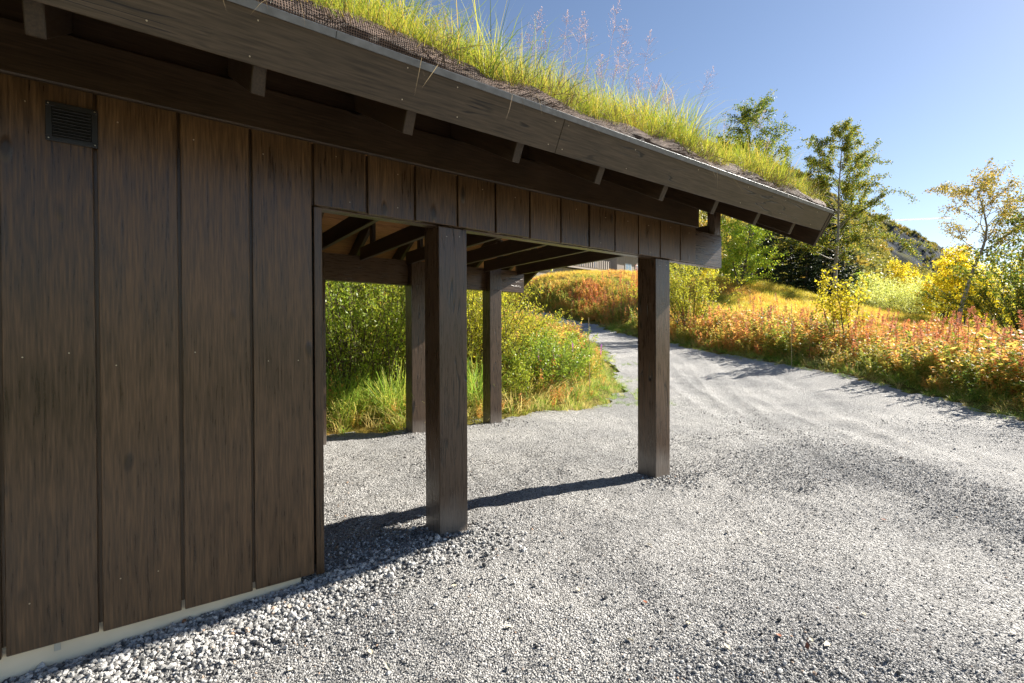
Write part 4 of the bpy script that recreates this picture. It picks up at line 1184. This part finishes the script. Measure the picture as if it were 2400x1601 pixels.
while cnt < 120 and tries < 6000:          # the orange drift below the cabin
    tries += 1
    xp = rng.uniform(1240, 1475); d = rng.uniform(28, 39); x_ = px(xp, d)
    sd = float(gravel_sd(np.array([x_]), np.array([d]))[0])
    if sd < .7 or x_ < 2.0 or rng.random() > (1.0 if xp > 1320 else .3): continue
    put_fireweed(x_, d, cnt, rng.uniform(1.15, 1.6), 'orange fireweed in the drift on the slope below the cabin', 'fireweed drift below the cabin'); cnt += 1
for xp, d, s_ in ((1320, 11.0, 1.0), (1275, 10.4, .95), (1375, 12.0, .9), (1240, 10.0, 1.0)):
    put_fireweed(px(xp, d), d, 0, s_, 'fireweed still in magenta flower above the low bushes', 'flowering fireweed beside the road', fl)
for xp, d in ((1700, 20.5), (1722, 21), (1750, 20.7), (1790, 21.3)):
    put_fireweed(px(xp, d), d, 3, 1.5, 'tall red fireweed spike standing clear of the meadow behind the outer post', 'red spikes on the meadow')

rng = np.random.default_rng(40)
# ------------------------------------------------------------------ stuff: meadow grass, herb mass, verge grass
lib_meadow = library([tuft(30, .22, .5, .012, .16, .4, .5, M['meadow']) for _ in range(5)], 'meadow')
lib_verge = library([tuft(30, .10, .32, .007, .10, .45, .6, M['vergegrass']) for _ in range(4)] + [tuft(26, .18, .45, .006, .10, .5, .8, M['drygrass']) for _ in range(3)], 'verge')
def herb(h):
    g = Geo()
    for s_ in range(7):
        a = rng.uniform(0, 6.283); p = branch_path((math.cos(a) * .1, math.sin(a) * .1, 0), (math.cos(a) * .35, math.sin(a) * .35, 1), h * rng.uniform(.6, 1.05), 5, .1, 0)
        g.tube(p, .004 * np.linspace(1, .4, 6), 3)
        n = 34
        q = rng.uniform(.1, 1.0, n); i_ = np.minimum((q * 5).astype(int), 4)
        P = p[i_] + (p[i_ + 1] - p[i_]) * (q * 5 - i_)[:, None]
        aa = rng.uniform(0, 6.283, n)
        g.leaves(P, np.stack([np.cos(aa), np.sin(aa), rng.uniform(-.3, .9, n)], 1), np.array([0, 0, 1.0]) + rng.normal(0, .5, (n, 3)), rng.uniform(.05, .11, n), rng.uniform(.018, .035, n))
    return g.mesh('herb', M['herb'])
lib_herb = library([herb(h) for h in (.55, .65, .75, .85, .6, .7)], 'herb')

def band(n, x0, x1, y0, y1, test):
    x = rng.uniform(x0, x1, n); y = rng.uniform(y0, y1, n)
    sd = gravel_sd(x, y)
    ok = test(x, y, sd) & (y > 2) & (np.abs(x) < 1.12 * y + 1)
    return x[ok], y[ok], sd[ok]
right = lambda x, y, sd: (x > 5.0 - .0 * y) | (y > 26)
# herbs on the right bank
x, y, sd = band(10500, 6, 24, 7, 27, lambda x, y, sd: (sd > .45) & (sd < 4.6) & (x > 6.3) & (rng.random(len(x)) < np.clip(1.25 - sd / 4.6, .1, 1)))
x2, y2, s2 = band(3800, 1.5, 14, 27, 41, lambda x, y, sd: (sd > .5) & (sd < 5.0) & (x > 2.4))
x3, y3, s3 = band(2600, -7, 3.2, 7, 30, lambda x, y, sd: (sd > .35) & (x < 3.2) & (sd < 5))
xx = np.concatenate([x, x2, x3]); yy = np.concatenate([y, y2, y3]); ss = np.concatenate([sd, s2, s3])
zz = H(xx, yy) - .02
sc = rng.uniform(.45, 1.35, len(xx)) * (.5 + .45 * smooth((ss - .4) / .9)) * (.8 + .35 * (vnoise(xx * .7, yy * .7) > 0))
sc[:len(x)] *= 1.2; sc[len(x):len(x) + len(x2)] *= 1.15
scatter('roadside_herbs', np.stack([xx, yy, zz], 1), zrot(len(xx), .12), sc, rng.integers(0, 6, len(xx)), lib_herb, None, 'dense orange and green herb growth on the road banks', 'herbs')
# grass: short edge strips
x, y, sd = band(26000, -8, 24, 5.5, 30, lambda x, y, sd: (sd > -.12) & (sd < 1.1))
u, v = w2uv(x, y)
ok = ~((v < 6.75) & (u < 6)); x, y, sd = x[ok], y[ok], sd[ok]
dry = rng.random(len(x)) < np.where(x < 1.5, .4, .2)
idx = np.where(dry, rng.integers(4, 7, len(x)), rng.integers(0, 4, len(x)))
sc = rng.uniform(.55, 1.1, len(x)) * (.45 + .75 * smooth((sd + .1) / .8)) * np.where(x < 1.5, 1.35, 1.0)
scatter('verge_grass', np.stack([x, y, H(x, y) - .02], 1), zrot(len(x), .15), sc, idx, lib_verge, None, 'short green and straw grass fringe along the gravel edge', 'grass')
# grass islands in the road by the outer post
pts = []
for cx, cy_, s_, n in ((2.35, 11.4, .22, 26), (2.75, 10.6, .22, 24), (3.0, 12.6, .25, 20), (2.45, 9.7, .25, 30), (3.3, 15.5, .3, 18)):
    q = rng.normal(0, s_, (n, 2)); pts.append(np.stack([cx + q[:, 0] * 1.6, cy_ + q[:, 1]], 1))
pts = np.concatenate(pts)
scatter('road_grass', np.stack([pts[:, 0], pts[:, 1], gh(pts[:, 0], pts[:, 1]) - .01], 1), zrot(len(pts), .15), rng.uniform(.25, .5, len(pts)), rng.integers(0, 4, len(pts)), lib_verge, None, 'small grass tufts growing through the gravel by the outer post', 'grass')
# meadow
x, y, sd = band(48000, -14, 40, 9, 60, lambda x, y, sd: (sd > 1.0) & (rng.random(len(x)) < np.clip(1.5 - y / 60, .3, 1)))
sc = rng.uniform(.7, 1.2, len(x)) * np.where(y > 38, .8, 1.0)
scatter('meadow_grass', np.stack([x, y, H(x, y) - .03], 1), zrot(len(x), .15), sc, rng.integers(0, 5, len(x)), lib_meadow, None, 'golden and green grass of the sloping meadow', 'grass')
# tall arching grass in the thicket
lib_tall = library([tuft(34, .7, 1.35, .010, .15, .28, .55, M['vergegrass']) for _ in range(3)], 'tall')
q = np.array([(px(xp, d), d) for xp, d in ((800, 7.7), (850, 7.8), (770, 7.6), (830, 8.1), (890, 8.0), (1085, 8.7), (1100, 9.2), (905, 8.3), (740, 7.9), (1060, 8.9))])
q = np.concatenate([q + rng.normal(0, .12, q.shape) for _ in range(3)])
scatter('tall_grass', np.stack([q[:, 0], q[:, 1], H(q[:, 0], q[:, 1]) - .02], 1), zrot(len(q), .12), rng.uniform(.7, 1.1, len(q)), rng.integers(0, 3, len(q)), lib_tall, None, 'long arching grass before the thicket behind the bay', 'grass')

# ------------------------------------------------------------------ cabin on the knoll
cab = empty('cabin', (3.35, 58.0, 9.5), R(41))
tag(cab, 'grey wooden cabin with slatted deck railing on the grassy knoll', 'cabin')
def ctimber(name, o, size, mat, xd=U, yd=Vv, par=None, bev=0.01): return timber(name, o, xd, yd, size, mat, bev, par or cab)
M['cabindark'] = wood('dark cabin boards', (0.03, 0.022, 0.016), (0.075, 0.055, 0.042), rough=.6)
M['white'] = plain('white window paint', (0.72, 0.72, 0.70), rough=.5, var=.05)
M['glass'] = plain('window glass', (0.25, 0.33, 0.40), rough=.06, var=.1, bump=0)
ctimber('deck', (-1, 0.0, 0.95), (16.4, 2.6, 0.14), M['greywood'])
ctimber('deck_fascia', (-1, -0.05, 0.70), (16.4, 0.045, 0.22), M['greywood'])
ctimber('footing', (-0.8, 0.4, -4.0), (16.0, 2.0, 4.65), M['stonewall'])
rail = ctimber('top_rail', (-1, -0.04, 2.13), (14.3, 0.12, 0.06), M['cabindark'])
ctimber('bottom_rail', (-1, -0.01, 1.15), (14.3, 0.06, 0.07), M['cabindark'])
sx = -0.95
while sx < 13.1:
    ctimber('railing_slat', (sx, -0.045, 1.02), (1.10, 0.25, 0.028), M['greywood'], Z, U)
    sx += 0.44
for q in (-1, 2.5, 6.0, 9.6, 13.2): ctimber('railing_post', (q, 0.02, 0.9), (1.28, 0.1, 0.1), M['cabindark'], Z, U)
ctimber('wall', (-1.2, 2.6, -3.5), (16.7, 6.0, 7.4), M['cabindark'])
ctimber('wing_wall', (15.55, 0.6, -4.0), (6.5, 8.0, 7.9), M['greywood'])
wx = 15.6
while wx < 21.9:
    ctimber('wall_board', (wx, 0.575, -2.0), (5.7, 0.16, 0.024), M['greywood'], Z, U); wx += 0.2
for a, z0_, w_, h_ in ((17.4, 0.75, 1.5, 1.7), (19.8, 0.75, 1.2, 1.7)):
    wn_ = ctimber('window', (a, 0.52, z0_), (w_, 0.055, h_), M['white'])
    ctimber('pane', (0.10, -0.012, 0.10), (w_ / 2 - 0.14, 0.014, h_ - 0.2), M['glass'], par=wn_)
    ctimber('pane', (w_ / 2 + 0.04, -0.012, 0.10), (w_ / 2 - 0.14, 0.014, h_ - 0.2), M['glass'], par=wn_)
for a in (2.0, 6.2, 9.4, 12.2):
    wn_ = ctimber('window', (a, 2.54, 1.5), (1.4, 0.058, 1.5), M['white'])
    ctimber('pane', (0.10, -0.012, 0.10), (1.2, 0.014, 1.3), M['glass'], par=wn_)
for (o, l, w_, hh) in (((-2, 1.6, 3.95), 17.4, 8.0, 0.18), ((15.2, -0.2, 3.96), 7.3, 9.6, 0.2)):
    bm = bmesh.new()
    a, b, c = o
    pr = [(b, c), (b + w_ / 2, c + w_ * .22), (b + w_, c), (b + w_, c + hh), (b + w_ / 2, c + w_ * .22 + hh), (b, c + hh)]
    v0 = [bm.verts.new((a, p, q)) for p, q in pr]; v1 = [bm.verts.new((a + l, p, q)) for p, q in pr]
    bm.faces.new(v0); bm.faces.new(v1[::-1])
    for k in range(6): bm.faces.new((v0[k], v1[k], v1[(k + 1) % 6], v0[(k + 1) % 6]))
    bmesh.ops.recalc_face_normals(bm, faces=bm.faces)
    me = bpy.data.meshes.new('roof'); bm.to_mesh(me); bm.free(); link('roof', me, cab, M['soil'])

# ------------------------------------------------------------------ mountain, forest, contrail
def rock_mat():
    m, nt, out = new_mat('mountain rock and heath'); L = nt.links.new
    tc = nd(nt, 'ShaderNodeTexCoord'); ge = nd(nt, 'ShaderNodeNewGeometry')
    n1 = nd(nt, 'ShaderNodeTexNoise'); n1.inputs['Scale'].default_value = 0.09; n1.inputs['Detail'].default_value = 10; n1.inputs['Roughness'].default_value = .7
    n2 = nd(nt, 'ShaderNodeTexNoise'); n2.inputs['Scale'].default_value = 0.012; n2.inputs['Detail'].default_value = 6
    L(tc.outputs['Object'], n1.inputs['Vector']); L(tc.outputs['Object'], n2.inputs['Vector'])
    rock = ramp(nt, [(0.35, (0.02, 0.026, 0.035)), (0.56, (0.05, 0.06, 0.072)), (0.8, (0.16, 0.165, 0.17))]); L(n1.outputs[0], rock.inputs[0])
    veg = ramp(nt, [(0.35, (0.04, 0.055, 0.018)), (0.6, (0.11, 0.10, 0.025)), (0.8, (0.17, 0.12, 0.035))]); L(n1.outputs[0], veg.inputs[0])
    sx_ = nd(nt, 'ShaderNodeSeparateXYZ'); L(ge.outputs['Normal'], sx_.inputs[0])
    ad = nd(nt, 'ShaderNodeMath', operation='MULTIPLY_ADD'); L(n2.outputs[0], ad.inputs[0]); ad.inputs[1].default_value = .5; L(sx_.outputs['Z'], ad.inputs[2])
    mr = nd(nt, 'ShaderNodeMapRange'); mr.inputs[1].default_value = .92; mr.inputs[2].default_value = 1.04; L(ad.outputs[0], mr.inputs[0])
    mx = nd(nt, 'ShaderNodeMixRGB'); L(mr.outputs[0], mx.inputs[0]); L(rock.outputs[0], mx.inputs[1]); L(veg.outputs[0], mx.inputs[2])
    bs = nd(nt, 'ShaderNodeBsdfPrincipled'); L(mx.outputs[0], bs.inputs['Base Color']); bs.inputs['Roughness'].default_value = .95; bs.inputs['Specular IOR Level'].default_value = .03
    bu = nd(nt, 'ShaderNodeBump'); bu.inputs['Distance'].default_value = 3; L(n1.outputs[0], bu.inputs['Height']); L(bu.outputs[0], bs.inputs['Normal'])
    L(bs.outputs[0], out.inputs[0]); return m
M['rock'] = rock_mat()
RX = np.array([-6000, -2000, 0, 900, 1400, 1660, 1830, 1950, 2040, 2100, 2150, 2183, 2215, 2270, 2400, 2700, 9000], float)
RY = np.array([330, 330, 330, 325, 322, 330, 402, 476, 517, 541, 571, 606, 660, 705, 735, 752, 765], float)
RHO = 560.0
def mtn_z(xp, rho):
    """height for a bearing (given as its offset at 1127 px focal length) and distance"""
    zr = (777 - np.interp(xp, RX, RY)) / 1127 * RHO + EYE
    t = np.clip((rho - 105) / (RHO - 105), 0, 1.6)
    ww = smooth((np.interp(xp, [1700, 2000, 2060, 2190], [0, 0, 1, 1])))
    f_soft = np.where(t < 1, t ** 1.15, 1 - .35 * (t - 1))
    f_cliff = np.where(t < .72, .66 * t ** 1.1, np.where(t < .86, .66 * .72 ** 1.1 + (t - .72) / .14 * .40, np.where(t < 1.0, .66 * .72 ** 1.1 + .40 + (t - .86) / .14 * .138, 1 - .35 * (t - 1))))
    f = f_soft * (1 - ww) + f_cliff * ww
    return 5 + (zr - 5) * f
az = np.interp(np.arange(520), [0, 60, 460, 519], [-3200, 1250, 2450, 7000])
rho = np.concatenate([np.linspace(100, 380, 60), np.linspace(384, 600, 90), np.linspace(610, 900, 20)])
AZ, RH = np.meshgrid(az, rho, indexing='ij')
Yd = RH; Xd = (AZ - 1175) / 1127 * RH
Zm = mtn_z(AZ, RH)
tt = np.clip((RH - 105) / (RHO - 105), 0, 1.5)
amp = np.clip(tt * 2, 0, 1)
Zm = Zm + amp * (2.2 * fbm(Xd / 40, Yd / 40, 5) * np.clip((Zm - 5) / 40, 0, 1)) - np.where(RH < 112, 8, 0)
Zm = Zm + (tt > .55) * (tt < 1.02) * np.clip(Zm - 10, 0, 60) / 60 * (4.5 * np.abs(fbm(Xd / 26 + 3, Yd / 40, 3)) - 2)
V = np.stack([Xd, Yd, Zm], -1).reshape(-1, 3)
n_, m_ = AZ.shape
i = np.arange(n_ - 1)[:, None] * m_; j = np.arange(m_ - 1)[None, :]
Q = np.stack([i + j, i + m_ + j, i + m_ + j + 1, i + j + 1], -1).reshape(-1, 4)
mt_me = np_mesh('mountain', V, [Q], M['rock'], True)
tag(link('mountain', mt_me), kind='structure')
# slope forest
M['forest'] = leafy('far birch forest', [(0.0, (0.035, 0.05, 0.016)), (0.35, (0.11, 0.11, 0.025)), (0.7, (0.21, 0.18, 0.03)), (1.0, (0.26, 0.16, 0.03))], .4, .6, .8)
def far_tree():
    g = Geo()
    n = 120
    c = np.array([[0, 0, 2.6], [.7, .2, 2.0], [-.6, .4, 2.1], [.1, -.7, 1.9], [0, .2, 3.5]])
    P = c[rng.integers(0, 5, n)] + rng.normal(0, .62, (n, 3)) * np.array([1, 1, .9])
    g.leaves(P, unit(n), unit(n), rng.uniform(.5, .9, n), .6)
    g.tube([(0, 0, -.5), (0, 0, 2.5)], [.12, .05], 4)
    return g.mesh('far_tree', M['forest'])
lib_far = library([far_tree() for _ in range(5)], 'forest')
n = 16000
ixp = rng.uniform(1500, 2420, n); irh = 112 + (575 - 112) * rng.random(n) ** .75
iz = mtn_z(ixp, irh)
sl_ = (mtn_z(ixp, irh + 3) - iz) / 3
ok = ((sl_ < .62) | (rng.random(n) < .16)) & (fbm(ixp / 30, irh / 25, 2) + .55 - .25 * (irh > 430) > 0)
ixp, irh, iz = ixp[ok], irh[ok], iz[ok]
Xf = (ixp - 1175) / 1127 * irh
i0 = np.clip(np.round(np.interp(ixp, az, np.arange(520))).astype(int), 0, 519); i1 = np.clip(np.round(np.interp(irh, rho, np.arange(len(rho)))).astype(int), 0, len(rho) - 1)
iz = Zm[i0, i1]
scatter('forest', np.stack([Xf, irh, iz - .3], 1), zrot(len(Xf), .05), rng.uniform(.8, 1.7, len(Xf)) * np.interp(irh, [112, 380, 560], [1.15, .85, .5]), rng.integers(0, 5, len(Xf)), lib_far, None, 'autumn birch forest covering the mountain slope', 'forest')

# vapour trail low in the sky
def vap_mat():
    m, nt, out = new_mat('vapour trail'); L = nt.links.new
    d_ = nd(nt, 'ShaderNodeBsdfDiffuse'); d_.inputs[0].default_value = (.9, .9, .92, 1)
    t_ = nd(nt, 'ShaderNodeBsdfTransparent'); tl = nd(nt, 'ShaderNodeBsdfTranslucent'); tl.inputs[0].default_value = (.9, .9, .92, 1)
    n = nd(nt, 'ShaderNodeTexNoise'); n.inputs['Scale'].default_value = .01; tc = nd(nt, 'ShaderNodeTexCoord'); L(tc.outputs['Object'], n.inputs['Vector'])
    m1 = nd(nt, 'ShaderNodeMixShader'); m1.inputs[0].default_value = .5; L(d_.outputs[0], m1.inputs[1]); L(tl.outputs[0], m1.inputs[2])
    m2 = nd(nt, 'ShaderNodeMixShader'); L(n.outputs[0], m2.inputs[0]); L(t_.outputs[0], m2.inputs[1]); L(m1.outputs[0], m2.inputs[2]); L(m2.outputs[0], out.inputs[0]); return m
D_ = 5000.0
g = Geo()
t = np.linspace(0, 1, 24)
xa_ = (2022 + (2180 - 2022) * t - 1175) / 1127 * D_; za_ = (777 - (510 - 6 * t)) / 1127 * D_
g.tube(np.stack([xa_, np.full(24, D_), za_], 1), 10 + 2 * np.sin(t * 9) * .3, 6)
tag(link('vapour_trail', g.mesh('vapour_trail', vap_mat(), True)), 'thin white vapour trail in the sky over the mountain', 'vapour trail')

# ------------------------------------------------------------------ small things on the ground
def stake(xp, d, h, lean, label):
    x_, y_, z_ = on_ground(px(xp, d), d)
    g = Geo(); t = np.linspace(0, 1, 8)
    kn = 0.007 * (1 + .12 * np.cos(t * 40))
    g.tube(np.stack([lean[0] * h * t, lean[1] * h * t, h * t - .1], 1), kn * (1.1 - .3 * t), 6)
    o = link('marker_stake', g.mesh('marker_stake', M['straw'], True)); o.location = (x_, y_, z_)
    tag(o, label, 'stake', 'bamboo snow stakes')
stake(1353, 10.4, 1.75, (-.01, 0), 'thin upright bamboo stake at the road edge between the carport posts')
stake(1817, 14.2, 1.95, (.0, 0), 'thin bamboo stake in the roadside herbs across the gravel')
stake(1312, 29.5, 2.6, (.01, 0), 'bamboo stake on the slope below the cabin railing')
stake(1275, 11.5, .95, (.55, .1), 'bamboo stake leaning over the low bushes')

def leaf_mesh(L, W, curl, seed):
    r_ = np.random.default_rng(seed)
    n = 7; V = []; Q = []
    for k in range(n):
        t = k / (n - 1); w = W * math.sin(math.pi * min(.98, max(.02, t)) ** .8) * .5
        z = curl * L * (t - .5) ** 2
        V += [((t - .5) * L, -w, z + w * .5), ((t - .5) * L, 0, z), ((t - .5) * L, w, z + w * .45)]
    for k in range(n - 1):
        b = k * 3; Q += [(b, b + 3, b + 4, b + 1), (b + 1, b + 4, b + 5, b + 2)]
    return np_mesh('fallen_leaf', np.array(V), [np.array(Q)], None, True)
M['leaf_pale'] = plain('pale dry leaf', (0.62, 0.56, 0.40), rough=.6, var=.2, scale=30)
M['leaf_rust'] = plain('rusty dry leaf', (0.34, 0.12, 0.06), rough=.6, var=.3, scale=30)
def ground_at(xp, yp):
    d = EYE * 1127 / (yp - 777)
    for _ in range(4):
        z_ = float(gh(np.array([px(xp, d)]), np.array([d]))[0]); d = (EYE - z_) * 1127 / (yp - 777)
    return px(xp, d), d, z_
spots = [(1040, 1350, 'pale'), (1480, 1390, 'rust'), (845, 1505, 'pale'), (885, 1537, 'pale'), (1165, 1446, 'pale'), (1300, 1272, 'pale'), (1325, 1360, 'pale'), (1490, 1256, 'pale'), (1580, 1440, 'pale'),
         (1670, 1496, 'pale'), (1790, 1470, 'rust'), (1865, 1480, 'pale'), (1855, 1494, 'rust'), (1985, 1420, 'pale'), (1445, 1478, 'pale'), (2330, 1465, 'pale'), (2030, 1200, 'rust'), (1670, 1228, 'pale'), (1745, 1230, 'pale'),
         (660, 1545, 'pale'), (1390, 1175, 'rust'), (1900, 1490, 'pale')]
lm = [leaf_mesh(.034, .019, .25, k) for k in range(4)]
for m_ in lm[:3]: m_.materials.append(M['leaf_pale'])
rust_me = leaf_mesh(.032, .018, .4, 9); rust_me.materials.append(M['leaf_rust'])
for k, (xp, yp, c) in enumerate(spots):
    x_, y_, z_ = ground_at(xp, yp)
    o = link('fallen_leaf', rust_me if c == 'rust' else lm[k % 3])
    o.location = (x_, y_, z_ + .008); o.rotation_euler = (rng.normal(0, .25), rng.normal(0, .25), rng.uniform(0, 6.28))
    s_ = rng.uniform(.8, 1.25); o.scale = (s_,) * 3
    if c == 'rust': tag(o, 'curled rust-red leaf lying on the open gravel', 'leaf', 'rust-red fallen leaves')
    else: tag(o, 'pale dry birch leaf lying on the open gravel', 'leaf', 'pale fallen leaves')
x_, y_, z_ = ground_at(415, 1432)
st = stone(77, .9).copy(); st.materials.clear(); st.materials.append(plain('rusty brown stone', (.20, .095, .045), rough=.8, var=.35, scale=40))
o = link('brown_stone', st); o.location = (x_, y_, z_ + .010); o.scale = (.014, .014, .015)
tag(o, 'single rusty brown stone against the pale foundation panel', 'stone')
